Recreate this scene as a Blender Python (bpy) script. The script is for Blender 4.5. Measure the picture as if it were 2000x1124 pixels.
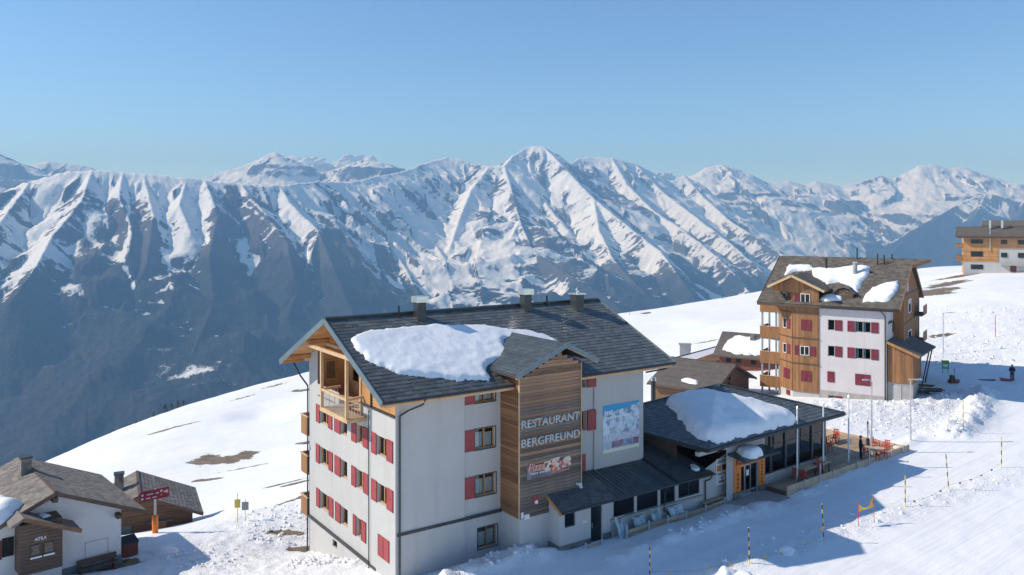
import bpy, bmesh, math, random
import numpy as np
from mathutils import Vector, Matrix
R = math.radians
for o in list(bpy.data.objects): bpy.data.objects.remove(o)
scene = bpy.context.scene
COL = scene.collection

# ------------------------------------------------------------------ camera
FPX, HY, CZ = 1600.0, 432.0, 20.0          # focal length in photo pixels, horizon row, camera height
cam_d = bpy.data.cameras.new("camera"); cam = bpy.data.objects.new("camera", cam_d); COL.objects.link(cam)
cam.location = (0, 0, CZ); cam.rotation_euler = (R(90), 0, 0)
cam_d.sensor_width = 36; cam_d.lens = 36 * FPX / 2000; cam_d.shift_y = -(562 - HY) / 2000
cam_d.clip_start = 0.5; cam_d.clip_end = 80000
scene.camera = cam

# ------------------------------------------------------------------ light
SUN_EL, SUN_AZ = 34.8, 175.0               # azimuth counted from +X towards +Y: the sun stands to the left
sd = Vector((math.cos(R(SUN_EL)) * math.cos(R(SUN_AZ)), math.cos(R(SUN_EL)) * math.sin(R(SUN_AZ)), math.sin(R(SUN_EL))))
world = bpy.data.worlds.new("World"); scene.world = world; world.use_nodes = True
wn = world.node_tree.nodes; wl = world.node_tree.links
bgn = wn["Background"]; sky = wn.new("ShaderNodeTexSky"); sky.sky_type = 'NISHITA'; sky.sun_disc = False
sky.sun_elevation = R(SUN_EL); sky.sun_rotation = R(90 - SUN_AZ); sky.altitude = 2200
sky.air_density = 1.0; sky.dust_density = 0.0; sky.ozone_density = 2.4
tint = wn.new('ShaderNodeMix'); tint.data_type = 'RGBA'; tint.blend_type = 'MULTIPLY'; tint.inputs[0].default_value = 1; tint.inputs[7].default_value = (.80, .96, 1.06, 1)
wl.new(sky.outputs[0], tint.inputs[6]); wl.new(tint.outputs[2], bgn.inputs[0]); bgn.inputs[1].default_value = 0.130
sun_d = bpy.data.lights.new("sun", 'SUN'); sun = bpy.data.objects.new("sun", sun_d); COL.objects.link(sun)
sun_d.energy = 4.2; sun_d.angle = R(0.53); sun_d.color = (1.0, 0.94, 0.84)
sun.rotation_euler = (-sd).to_track_quat('-Z', 'Y').to_euler(); sun.location = (-40, 10, 60)
scene.view_settings.view_transform = 'Standard'; scene.view_settings.look = 'None'
scene.view_settings.exposure = 0.36; scene.view_settings.gamma = 1.0; scene.view_settings.use_curve_mapping = False
scene.render.engine = 'CYCLES'
scene.cycles.volume_bounces = 0; scene.cycles.max_bounces = 8; scene.cycles.diffuse_bounces = 4; scene.cycles.transparent_max_bounces = 12

# ------------------------------------------------------------------ geometry helpers
def px2w(px, py, D): return Vector(((px - 1000) / FPX * D, D, CZ - (py - HY) / FPX * D))
class Frame:
    "a plan frame: s runs along a facade, t away behind it; pixels become points on its planes"
    def __init__(f, ox, oy, deg):
        a = R(deg); f.o = (ox, oy); f.deg = deg
        f.u = (math.cos(a), math.sin(a)); f.v = (-math.sin(a), math.cos(a))
    def w(f, s, t, z): return Vector((f.o[0] + f.u[0]*s + f.v[0]*t, f.o[1] + f.u[1]*s + f.v[1]*t, z))
    def loc(f, X, Y): return ((X-f.o[0])*f.u[0] + (Y-f.o[1])*f.u[1], (X-f.o[0])*f.v[0] + (Y-f.o[1])*f.v[1])
    def _r(f, px, py): return ((px-1000)/FPX, 1.0, -(py-HY)/FPX)
    def _k(f, d, n, c): return (c + f.o[0]*n[0] + f.o[1]*n[1]) / (d[0]*n[0] + d[1]*n[1])
    def hT(f, px, py, t0):
        d = f._r(px, py); k = f._k(d, f.v, t0); return f.loc(d[0]*k, d[1]*k)[0], CZ + d[2]*k
    def hS(f, px, py, s0):
        d = f._r(px, py); k = f._k(d, f.u, s0); return f.loc(d[0]*k, d[1]*k)[1], CZ + d[2]*k
    def hZ(f, px, py, z):
        d = f._r(px, py); k = (z - CZ) / d[2]; return f.loc(d[0]*k, d[1]*k)
    def hP(f, px, py, p0, n):      # plane through local p0 with local normal n -> local point
        d = f._r(px, py)
        dl = Vector((d[0]*f.u[0]+d[1]*f.u[1], d[0]*f.v[0]+d[1]*f.v[1], d[2]))
        c = f.loc(0, 0); cl = Vector((c[0], c[1], CZ)); n = Vector(n)
        k = (Vector(p0) - cl).dot(n) / dl.dot(n); return cl + dl*k

class MB:
    def __init__(m, xf=None): m.v = []; m.f = []; m.xf = xf
    def _a(m, pts):
        i = len(m.v)
        m.v += [tuple(m.xf(*p)) if m.xf else tuple(p) for p in pts]; return i
    def poly(m, pts): i = m._a(pts); m.f.append(tuple(range(i, i+len(pts)))); return m
    def box(m, x0, x1, y0, y1, z0, z1):
        i = m._a([(x0,y0,z0),(x1,y0,z0),(x1,y1,z0),(x0,y1,z0),(x0,y0,z1),(x1,y0,z1),(x1,y1,z1),(x0,y1,z1)])
        for q in ((3,2,1,0),(4,5,6,7),(0,1,5,4),(1,2,6,5),(2,3,7,6),(3,0,4,7)): m.f.append(tuple(i+k for k in q))
        return m
    def prism(m, poly, d):           # polygon points + offset vector
        n = len(poly); d = Vector(d); i = m._a([tuple(p) for p in poly] + [tuple(Vector(p)+d) for p in poly])
        m.f.append(tuple(i+k for k in range(n))[::-1]); m.f.append(tuple(i+n+k for k in range(n)))
        for k in range(n): m.f.append((i+k, i+(k+1)%n, i+n+(k+1)%n, i+n+k))
        return m
    def beam(m, a, b, w, h, up=(0,0,1)):   # rectangular bar from a to b
        a = Vector(a); b = Vector(b); d = (b-a).normalized(); up = Vector(up)
        if abs(d.dot(up)) > .98: up = Vector((1,0,0))
        x = d.cross(up).normalized(); y = x.cross(d)
        x *= w/2; y *= h/2
        return m.prism([a-x-y, a+x-y, a+x+y, a-x+y], b-a)
    def cyl(m, a, b, r0, r1=None, n=8, cap=True):
        a = Vector(a); b = Vector(b); r1 = r0 if r1 is None else r1; d = (b-a).normalized()
        up = Vector((0,0,1)) if abs(d.z) < .95 else Vector((1,0,0))
        x = d.cross(up).normalized(); y = d.cross(x)
        ring = lambda c, r: [c + x*math.cos(2*math.pi*k/n)*r + y*math.sin(2*math.pi*k/n)*r for k in range(n)]
        i = m._a(ring(a, r0) + ring(b, r1))
        for k in range(n): m.f.append((i+k, i+(k+1)%n, i+n+(k+1)%n, i+n+k))
        if cap: m.f.append(tuple(i+k for k in range(n))[::-1]); m.f.append(tuple(i+n+k for k in range(n)))
        return m
    def tube(m, pts, r, n=8):
        for a, b in zip(pts[:-1], pts[1:]): m.cyl(a, b, r, r, n)
        return m
    def build(m, name, mat, parent=None, smooth=False, **props):
        me = bpy.data.meshes.new(name); me.from_pydata(m.v, [], m.f); me.validate()
        bm = bmesh.new(); bm.from_mesh(me); bmesh.ops.recalc_face_normals(bm, faces=bm.faces); bm.to_mesh(me); bm.free()
        if smooth: me.polygons.foreach_set('use_smooth', [True]*len(me.polygons))
        return link(name, me, mat, parent, **props)
def link(name, me, mat, parent=None, **props):
    o = bpy.data.objects.new(name, me); COL.objects.link(o)
    if mat is not None and not me.materials: me.materials.append(MAT[mat] if isinstance(mat, str) else mat)
    if parent is not None: o.parent = parent
    for k, v in props.items(): o[k] = v
    return o
def tag(o, label, cat, group=None):
    o['label'] = label; o['category'] = cat
    if group: o['group'] = group
    return o
def thing(name, label, cat, loc=(0,0,0), rotz=0.0, group=None):
    o = bpy.data.objects.new(name, None); COL.objects.link(o); o.empty_display_size = .3
    o.location = loc; o.rotation_euler = (0, 0, rotz)
    return tag(o, label, cat, group)
def frame_thing(name, label, cat, fr, z=0.0, group=None): return thing(name, label, cat, (fr.o[0], fr.o[1], z), R(fr.deg), group)
def dup(root, loc, rotz, label=None, group=None):
    r = root.copy(); COL.objects.link(r); r.location = loc; r.rotation_euler = (0, 0, rotz)
    if label: r['label'] = label
    if group: r['group'] = group
    for ch in root.children:
        c = ch.copy(); COL.objects.link(c); c.parent = r
        for g in ch.children:
            d = g.copy(); COL.objects.link(d); d.parent = c
    return r

# ------------------------------------------------------------------ noise in numpy
def _hash(ix, iy, seed):
    h = (ix.astype(np.int64)*374761393 + iy.astype(np.int64)*668265263 + seed*1442695041) & 0xffffffff
    h = ((h ^ (h >> 13))*1274126177) & 0xffffffff
    return ((h ^ (h >> 16)) & 0xffff) / 65535.0
def noise2(x, y, seed=0):
    x = np.asarray(x, float); y = np.asarray(y, float)
    ix = np.floor(x); iy = np.floor(y); fx = x-ix; fy = y-iy
    def g(a, b):
        an = _hash(ix+a, iy+b, seed)*2*math.pi
        return np.cos(an)*(fx-a) + np.sin(an)*(fy-b)
    ux = fx*fx*fx*(fx*(fx*6-15)+10); uy = fy*fy*fy*(fy*(fy*6-15)+10)
    return ((g(0,0)*(1-ux)+g(1,0)*ux)*(1-uy) + (g(0,1)*(1-ux)+g(1,1)*ux)*uy)*1.5
def fbm(x, y, oct=4, seed=0, gain=.5):
    r = 0; a = 1.0
    for k in range(oct): r = r + a*noise2(np.asarray(x)*2**k, np.asarray(y)*2**k, seed+k*17); a *= gain
    return r
def ridged(x, y, oct=4, seed=0):
    r = 0; a = 1.0
    for k in range(oct): r = r + a*(1-2*np.abs(noise2(np.asarray(x)*2**k, np.asarray(y)*2**k, seed+k*31))); a *= .5
    return r
def sstep(a, b, x):
    t = np.clip((x-a)/(b-a), 0, 1); return t*t*(3-2*t)
def grid_mesh(name, P, mat, attrs=None, smooth=True, **props):
    "P: (rows, cols, 3) array -> one sheet"
    n, m = P.shape[:2]
    me = bpy.data.meshes.new(name)
    idx = np.arange(n*m).reshape(n, m)
    q = np.stack([idx[:-1,:-1], idx[:-1,1:], idx[1:,1:], idx[1:,:-1]], -1).reshape(-1, 4)
    me.vertices.add(n*m); me.vertices.foreach_set('co', P.reshape(-1).astype(np.float32))
    me.loops.add(q.size); me.loops.foreach_set('vertex_index', q.reshape(-1).astype(np.int32))
    me.polygons.add(len(q)); me.polygons.foreach_set('loop_start', (np.arange(len(q))*4).astype(np.int32))
    me.polygons.foreach_set('loop_total', np.full(len(q), 4, np.int32))
    me.polygons.foreach_set('use_smooth', np.full(len(q), smooth))
    for k, a in (attrs or {}).items():
        at = me.attributes.new(k, 'FLOAT', 'POINT'); at.data.foreach_set('value', a.reshape(-1).astype(np.float32))
    me.update(calc_edges=True); me.validate()
    return link(name, me, mat, None, **props)

# ------------------------------------------------------------------ materials
MAT = {}
class NT:
    def __init__(s, name):
        s.m = bpy.data.materials.new(name); s.m.use_nodes = True; s.t = s.m.node_tree; s.n = s.t.nodes; s.l = s.t.links
        s.b = s.n["Principled BSDF"]; s.out = s.n["Material Output"]; MAT[name] = s.m
    def add(s, typ, **kw):
        n = s.n.new(typ)
        for k, v in kw.items(): setattr(n, k, v)
        return n
    def math(s, op, a, b=None, clamp=False):
        n = s.add("ShaderNodeMath", operation=op, use_clamp=clamp)
        for i, x in enumerate((a, b)):
            if x is None: continue
            if isinstance(x, (int, float)): n.inputs[i].default_value = x
            else: s.l.new(x, n.inputs[i])
        return n.outputs[0]
    def mix(s, f, a, b, mode='MIX'):
        n = s.add("ShaderNodeMix", data_type='RGBA', blend_type=mode)
        for i, x in ((0, f), (6, a), (7, b)):
            if isinstance(x, (int, float)): n.inputs[i].default_value = x
            elif isinstance(x, (tuple, list)): n.inputs[i].default_value = (*x, 1) if len(x) == 3 else x
            else: s.l.new(x, n.inputs[i])
        return n.outputs[2]
    def coord(s, scale=(1,1,1), rot=(0,0,0)):
        c = s.add("ShaderNodeTexCoord"); mp = s.add("ShaderNodeMapping")
        mp.inputs['Scale'].default_value = scale; src = c.outputs['Object']
        if any(rot):                              # turn first, stretch afterwards
            r = s.add("ShaderNodeMapping"); r.inputs['Rotation'].default_value = rot; s.l.new(src, r.inputs[0]); src = r.outputs[0]
        s.l.new(src, mp.inputs[0]); return mp.outputs[0]
    def noise(s, vec, scale, detail=4, rough=.55, dist=0.0):
        n = s.add("ShaderNodeTexNoise"); n.inputs['Scale'].default_value = scale; n.inputs['Detail'].default_value = detail
        n.inputs['Roughness'].default_value = rough; n.inputs['Distortion'].default_value = dist
        if vec is not None: s.l.new(vec, n.inputs['Vector'])
        return n.outputs[0]
    def ramp(s, x, a, b):
        n = s.add("ShaderNodeMapRange", interpolation_type='SMOOTHSTEP'); n.inputs[1].default_value = a; n.inputs[2].default_value = b
        s.l.new(x, n.inputs[0]); return n.outputs[0]
    def bump(s, h, strength=.3, dist=.02):
        n = s.add("ShaderNodeBump"); n.inputs['Strength'].default_value = strength; n.inputs['Distance'].default_value = dist
        s.l.new(h, n.inputs['Height']); s.l.new(n.outputs[0], s.b.inputs['Normal'])
    def attr(s, name): return s.add("ShaderNodeAttribute", attribute_name=name).outputs['Fac']
    def color(s, c):
        if isinstance(c, (tuple, list)): s.b.inputs['Base Color'].default_value = (*c, 1)
        else: s.l.new(c, s.b.inputs['Base Color'])
def simple(name, c, rough=.6, metal=0, var=.12, scale=3.0, stretch=(1,1,1), c2=None, bump=0.0, bscale=None, island=0.0, objrand=0.0, spec=None, grain=None):
    "base colour c with noise wear towards c2; island / objrand vary it piece by piece"
    m = NT(name); v = m.coord(stretch)
    c2 = c2 or tuple(x*(1-var*2.2) for x in c)
    n = m.noise(v, scale, 5, .6); col = m.mix(m.ramp(n, .3, .72), c, c2)
    if grain:
        n2 = m.noise(m.coord(grain[0]), grain[1], 3, .6); col = m.mix(m.ramp(n2, .35, .7), col, grain[2])
    for amt, node, out in ((island, "ShaderNodeNewGeometry", 'Random Per Island'), (objrand, "ShaderNodeObjectInfo", 'Random')):
        if amt:
            g = m.add(node); h = m.add("ShaderNodeHueSaturation"); m.l.new(col, h.inputs['Color'])
            f = m.math('ADD', m.math('MULTIPLY', g.outputs[out], 2*amt), 1-amt); m.l.new(f, h.inputs['Value'])
            col = h.outputs[0]
    m.color(col); m.b.inputs['Roughness'].default_value = rough; m.b.inputs['Metallic'].default_value = metal
    if spec is not None: m.b.inputs['Specular IOR Level'].default_value = spec
    if bump: m.bump(m.noise(m.coord(stretch), bscale or scale*6, 4, .6), bump, .02)
    return m
def plaster(name, c, dirt):
    "rendered wall: faint patches, rain streaks running down, hairline mottling"
    m = NT(name); v = m.coord()
    col = m.mix(m.ramp(m.noise(v, .5, 5, .6), .35, .7), c, tuple(x*.93 for x in c))
    st = m.noise(m.coord((1.0,1.0,.09)), 1.3, 6, .7); col = m.mix(m.math('MULTIPLY', m.ramp(st, .50, .80), .6), col, dirt)
    col = m.mix(m.math('MULTIPLY', m.ramp(m.noise(v, 2.6, 6, .7), .56, .75), .35), col, dirt); m.color(col)
    m.b.inputs['Roughness'].default_value = .88; m.bump(m.noise(v, 32, 3, .6), .12, .02)
plaster('plaster', (.49,.48,.465), (.38,.36,.335))
plaster('plaster_grey', (.46,.445,.44), (.34,.33,.32))
plaster('plaster_cool', (.52,.50,.48), (.41,.39,.37))
plaster('plaster_hut', (.70,.69,.68), (.55,.53,.50))
plaster('plaster_pink', (.63,.58,.575), (.50,.46,.45))
simple('concrete', (.42,.40,.37), .85, var=.12, scale=1.6, bump=.2, bscale=14)
simple('slate', (.082,.092,.098), .5, var=.2, scale=2.5, island=.25, objrand=.25, c2=(.115,.122,.122), bump=.15, bscale=20)
simple('slate_metal', (.06,.072,.078), .42, var=.2, scale=2.0, island=.22, c2=(.09,.10,.102))
simple('tile_brown', (.155,.132,.105), .8, var=.2, scale=3, island=.3, c2=(.11,.095,.08))
simple('shingle_grey', (.215,.19,.165), .85, var=.2, scale=2.5, island=.3, c2=(.15,.13,.115))
simple('roof_felt', (.135,.115,.10), .85, var=.2, scale=1.2, c2=(.10,.088,.08))
simple('wood_new', (.52,.27,.105), .6, var=.2, scale=1.6, stretch=(.5,.5,.5), c2=(.40,.18,.06), island=.16, objrand=.14, bump=.1)
simple('wood_pale', (.62,.44,.26), .6, var=.15, scale=2.0, c2=(.52,.33,.17), island=.1)
simple('wood_tower', (.32,.155,.075), .7, var=.3, scale=1.1, stretch=(.35,.35,6), c2=(.12,.066,.04), objrand=.42, bump=.25, bscale=8, grain=((.5,.5,14),2.2,(.34,.22,.14)))
simple('wood_tower_old', (.115,.085,.066), .8, var=.3, scale=1.1, stretch=(.35,.35,6), c2=(.075,.058,.048), objrand=.35, bump=.25, bscale=8, grain=((.5,.5,14),2.2,(.24,.19,.15)))
simple('wood_side', (.33,.16,.07), .7, var=.3, scale=1.1, stretch=(.35,.35,6), c2=(.20,.09,.04), objrand=.3, bump=.2, bscale=8)
simple('wood_chalet', (.37,.175,.068), .7, var=.25, scale=1.4, stretch=(2,2,.35), c2=(.25,.12,.05), island=.22, bump=.15)
simple('wood_dark', (.085,.052,.036), .75, var=.3, scale=1.5, stretch=(.5,.5,5), c2=(.13,.085,.06), island=.25, bump=.2)
simple('wood_log', (.21,.115,.062), .75, var=.3, scale=1.2, stretch=(.4,.4,4), c2=(.13,.075,.045), island=.25, bump=.2)
simple('wood_red', (.16,.045,.03), .7, var=.25, scale=1.6, c2=(.11,.035,.026), island=.2)
simple('wood_deck', (.46,.335,.225), .75, var=.25, scale=1.5, c2=(.36,.25,.165), objrand=.2, island=.2)
simple('shutter', (.36,.058,.062), .55, var=.12, scale=2.0, c2=(.30,.05,.055), objrand=.08)
simple('shutter_dark', (.21,.026,.042), .55, var=.12, scale=2.0, objrand=.08)
simple('fascia', (.17,.225,.255), .4, metal=.2, var=.1, scale=1.0)
simple('metal_dark', (.065,.072,.078), .4, metal=.5, var=.15, scale=2)
simple('metal_light', (.72,.72,.70), .28, metal=.9, var=.08, scale=2)
simple('metal_pole', (.62,.62,.62), .35, metal=.4, var=.06, scale=2)
simple('paint_white', (.80,.80,.79), .5, var=.05, scale=2)
simple('paint_black', (.02,.02,.022), .5, var=.1, scale=2)
simple('paint_yellow', (.78,.62,.10), .5, var=.08, scale=2)
simple('paint_grey', (.33,.36,.36), .5, var=.08, scale=2)
simple('paint_orange', (.88,.24,.02), .5, var=.08, scale=2)
simple('paint_sign_red', (.38,.035,.05), .45, var=.06, scale=2)
simple('paint_green', (.10,.42,.07), .5, var=.1, scale=2)
simple('plastic_red', (.55,.05,.03), .4, var=.08, scale=3, objrand=.15)
simple('fabric_yellow', (.85,.55,.12), .8, var=.15, scale=3, c2=(.85,.42,.12))
simple('letter', (.50,.53,.52), .5, var=.1, scale=4)
simple('letter_dark', (.05,.03,.02), .6, var=.05)
simple('letter_maroon', (.22,.03,.02), .6, var=.05)
simple('room_dark', (.025,.022,.02), .9, var=.2)
simple('room_wood', (.28,.13,.05), .8, var=.2)
simple('curtain', (.72,.73,.74), .9, var=.08, scale=6)
simple('tarp', (.42,.52,.56), .55, var=.2, scale=2.5, c2=(.55,.62,.65), bump=.3, bscale=9)
simple('stone', (.24,.22,.20), .9, var=.3, scale=2, island=.3, bump=.5, bscale=8)
simple('stovepipe', (.03,.03,.032), .45, metal=.4, var=.1)
simple('cloth_black', (.025,.025,.03), .9, var=.2)
simple('cloth_navy', (.03,.04,.065), .9, var=.2)
simple('cloth_grey', (.16,.15,.14), .9, var=.2)
simple('skin', (.50,.30,.22), .6, var=.08)
simple('bark', (.11,.08,.06), .9, var=.2, scale=4)
simple('needles', (.045,.06,.03), .8, var=.3, scale=1.2, c2=(.10,.085,.045), island=.5)
def make_glass():
    m = NT('glass'); g = m.add("ShaderNodeBsdfGlossy"); g.inputs['Roughness'].default_value = .03
    t = m.add("ShaderNodeBsdfTransparent"); t.inputs[0].default_value = (.88,.92,.92,1)
    f = m.add("ShaderNodeFresnel"); f.inputs[0].default_value = 1.52
    x = m.add("ShaderNodeMixShader"); m.l.new(f.outputs[0], x.inputs[0]); m.l.new(t.outputs[0], x.inputs[1]); m.l.new(g.outputs[0], x.inputs[2])
    m.l.new(x.outputs[0], m.out.inputs[0])
make_glass()
def make_snow(name, fine=1.0):
    m = NT(name); v = m.coord()
    n = m.noise(v, .35, 4, .6); col = m.mix(m.ramp(n, .3, .75), (.90,.905,.915), (.84,.845,.86)); m.color(col)
    m.b.inputs['Roughness'].default_value = .55; m.b.inputs['Specular IOR Level'].default_value = .25
    h = m.math('ADD', m.noise(v, 10.0*fine, 6, .7), m.math('MULTIPLY', m.noise(v, 1.6*fine, 4, .6), .6)); m.bump(h, .5, .06)
make_snow('snow_roof')
def make_ground():
    m = NT('snow_ground'); v = m.coord()
    rough = m.attr('rough'); bare = m.attr('bare'); trod = m.attr('trod')
    col = m.mix(m.ramp(m.noise(v, .12, 5, .6), .35, .7), (.88,.885,.895), (.83,.835,.845))
    col = m.mix(m.math('MULTIPLY', trod, m.ramp(m.noise(v, .9, 6, .7), .45, .75)), col, (.60,.53,.45))
    tr = m.noise(m.coord((.045,2.4,1), (0,0,R(-38))), 1.0, 5, .6)
    col = m.mix(m.math('MULTIPLY', m.ramp(tr, .50, .70), .6), col, (.775,.785,.805))
    earth = m.mix(m.ramp(m.noise(v, .6, 5, .7), .35, .7), (.17,.125,.08), (.27,.21,.14))
    tr = m.noise(m.coord((.045,2.4,1), (0,0,R(-38))), 1.0, 5, .6)
    col = m.mix(m.math('MULTIPLY', m.ramp(tr, .50, .70), .6), col, (.775,.785,.805))
    earth = m.mix(m.ramp(m.noise(v, 2.2, 3, .7), .55, .7), earth, (.09,.075,.05))
    e = m.math('ADD', bare, m.math('MULTIPLY', m.math('SUBTRACT', m.noise(v, .55, 6, .7), .5), 1.5)); e = m.ramp(e, .5, .58)
    col = m.mix(e, col, earth); m.color(col)
    m.b.inputs['Roughness'].default_value = .6; m.b.inputs['Specular IOR Level'].default_value = .2
    vp = m.coord((1,1,1), (0,0,R(-40)))          # groomed corduroy runs along the piste
    w = m.add("ShaderNodeTexWave", wave_type='BANDS', bands_direction='Y'); w.inputs['Scale'].default_value = .55; w.inputs['Distortion'].default_value = 2.5
    w.inputs['Detail'].default_value = 3; w.inputs['Detail Scale'].default_value = .3; m.l.new(vp, w.inputs[0])
    wf = m.noise(m.coord((.12,1.6,1), (0,0,R(-38))), 1.0, 5, .65)
    clod = m.math('MULTIPLY', m.math('ADD', m.noise(v, 2.6, 6, .7), m.math('MULTIPLY', m.noise(v, 7.0, 4, .6), .6)), m.math('ADD', m.math('MULTIPLY', rough, 1.6), .10))
    h = m.math('ADD', m.math('MULTIPLY', w.outputs[0], .02), m.math('ADD', clod, m.math('MULTIPLY', wf, .75))); m.bump(h, .6, .16)
make_ground()
def make_mountain():
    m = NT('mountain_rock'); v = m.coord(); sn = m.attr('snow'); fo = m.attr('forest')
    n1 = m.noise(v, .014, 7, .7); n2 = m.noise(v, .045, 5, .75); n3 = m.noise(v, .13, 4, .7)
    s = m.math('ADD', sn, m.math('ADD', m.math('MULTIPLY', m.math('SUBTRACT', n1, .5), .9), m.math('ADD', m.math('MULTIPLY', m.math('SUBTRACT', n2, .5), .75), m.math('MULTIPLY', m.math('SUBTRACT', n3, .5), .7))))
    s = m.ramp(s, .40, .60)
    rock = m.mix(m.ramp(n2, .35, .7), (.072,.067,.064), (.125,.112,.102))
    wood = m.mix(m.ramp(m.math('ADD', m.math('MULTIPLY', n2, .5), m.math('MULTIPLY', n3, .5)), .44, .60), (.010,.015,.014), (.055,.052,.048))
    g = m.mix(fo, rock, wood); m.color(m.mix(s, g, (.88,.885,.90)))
    m.b.inputs['Roughness'].default_value = .85; m.b.inputs['Specular IOR Level'].default_value = .1
    h = m.math('ADD', n1, m.math('MULTIPLY', n2, .5)); m.bump(h, .7, 16.0)
make_mountain()
# ================================================================== ground
CTRL = []                                           # (X, Y, Z) known ground points
def cz(px, py, z):
    D = (CZ - z)*FPX/(py - HY); CTRL.append(((px-1000)/FPX*D, D, z))
def cd(px, py, D): p = px2w(px, py, D); CTRL.append(tuple(p))
for a in [(1270,1124,.8),(1000,1124,.7),(1450,1060,.9),(1620,1040,.95),(1700,1100,.9),(2000,1124,1.0),(1530,985,1.0),(1640,930,1.05),(1770,890,1.1),
          (1850,960,1.1),(2000,900,1.45),(2000,1000,1.2),(1900,800,1.6),(1975,745,1.9),(1870,770,1.8),(1740,790,1.5),(1600,785,1.3),(1640,810,1.7),(1740,840,1.35),
          (1800,830,1.4),(1110,1082,.75),(1230,1062,.85),(1330,1030,.95),(975,1083,.1),(1012,1080,.8),(1700,700,2.0),(1830,760,1.8)]: cz(*a)
for a in [(604,1078,55.7),(690,1100,48.5),(560,1066,57),(450,1100,52),(300,1036,60),(240,1106,52),(470,1022,62),(415,1011,67),(520,985,67),(603,958,68),(350,1036,62),(120,1124,51),(0,1124,49),
          (400,1000,84),(450,955,95),(520,900,112),(376,1021,68),(300,1036,66.5),(250,1045,70),(390,1003,78),(250,990,92),(180,950,105),(430,890,117),(330,905,115),(500,820,142),(580,800,142),(430,810,142),(250,880,124),(200,915,116),
          (1850,645,120),(1960,665,110),(1830,575,150),(1900,550,165),(1890,530,182),(2000,530,182),(2000,600,130),(2000,660,108),(2150,600,125),
          (1300,775,95),(1420,780,93),(1430,722,119),(1500,724,117),(1350,685,140),(1300,642,172),(1400,625,172),(1480,620,172),(1560,600,180),(1700,560,190)]: cd(*a)
CREST = np.array([(-900,1120,85),(-400,1060,95),(0,965,112),(120,910,125),(240,850,138),(360,800,150),(480,765,160),(600,735,170),(800,690,180),(1000,650,190),(1215,613,203),(1300,604,206),(1400,588,212),(1480,571,220),(1640,548,222),(1830,523,215),(1900,519,215),(2000,518,220),(2600,505,220),(3200,500,220)], float)
for px, py, D in CREST: cd(px, py, D)
for p in [(0,18,.3),(-30,20,-.8),(30,20,.6),(0,-15,.3),(60,30,1.2),(-60,30,-3),(90,60,2.5),(-80,60,-6),(-6,60,-1.8),(5,66,-.6),(0,58,-1.2),(-13,60,-2.6),(20,75,.6),(-70,85,-12)]: CTRL.append(p)
C3 = np.array(CTRL); _c = 1.5
_K = np.sqrt(((C3[:,None,:2]-C3[None,:,:2])**2).sum(-1) + _c*_c)
_A = np.block([[_K - 1.2*np.eye(len(C3)), np.c_[np.ones(len(C3)), C3[:,:2]]], [np.r_[np.ones((1,len(C3))), C3[:,:2].T], np.zeros((3,3))]])
_W = np.linalg.solve(_A, np.r_[C3[:,2], 0, 0, 0])
def ground_base(X, Y):
    X = np.asarray(X, float); Y = np.asarray(Y, float); z = _W[-3] + _W[-2]*X + _W[-1]*Y
    for (cx, cy, _), w in zip(C3, _W): z = z + w*np.sqrt((X-cx)**2 + (Y-cy)**2 + _c*_c)
    return z
def blob(X, Y, px, py, z, rx, ry, deg=0):
    "soft mask of an ellipse lying on the ground at a photo pixel"
    D = (CZ - z)*FPX/(py - HY); cx = (px-1000)/FPX*D; a = R(deg)
    dx = (X-cx)*math.cos(a) + (Y-D)*math.sin(a); dy = -(X-cx)*math.sin(a) + (Y-D)*math.cos(a)
    return np.clip(1.25 - np.sqrt((dx/rx)**2 + (dy/ry)**2), 0, 1)
def seg(X, Y, p, q, w):
    ax, ay = p; bx, by = q; L = (bx-ax)**2 + (by-ay)**2
    t = np.clip(((X-ax)*(bx-ax) + (Y-ay)*(by-ay))/L, 0, 1)
    return np.exp(-((X-ax-t*(bx-ax))**2 + (Y-ay-t*(by-ay))**2)/(w*w))
HF = Frame(-6.36, 45, 34.8); CF = Frame(38.4, 84, -33.5); PF = Frame(12.57, 52.6, 38)
def gxy(px, py, z=.95): D = (CZ-z)*FPX/(py-HY); return ((px-1000)/FPX*D, D)
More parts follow.
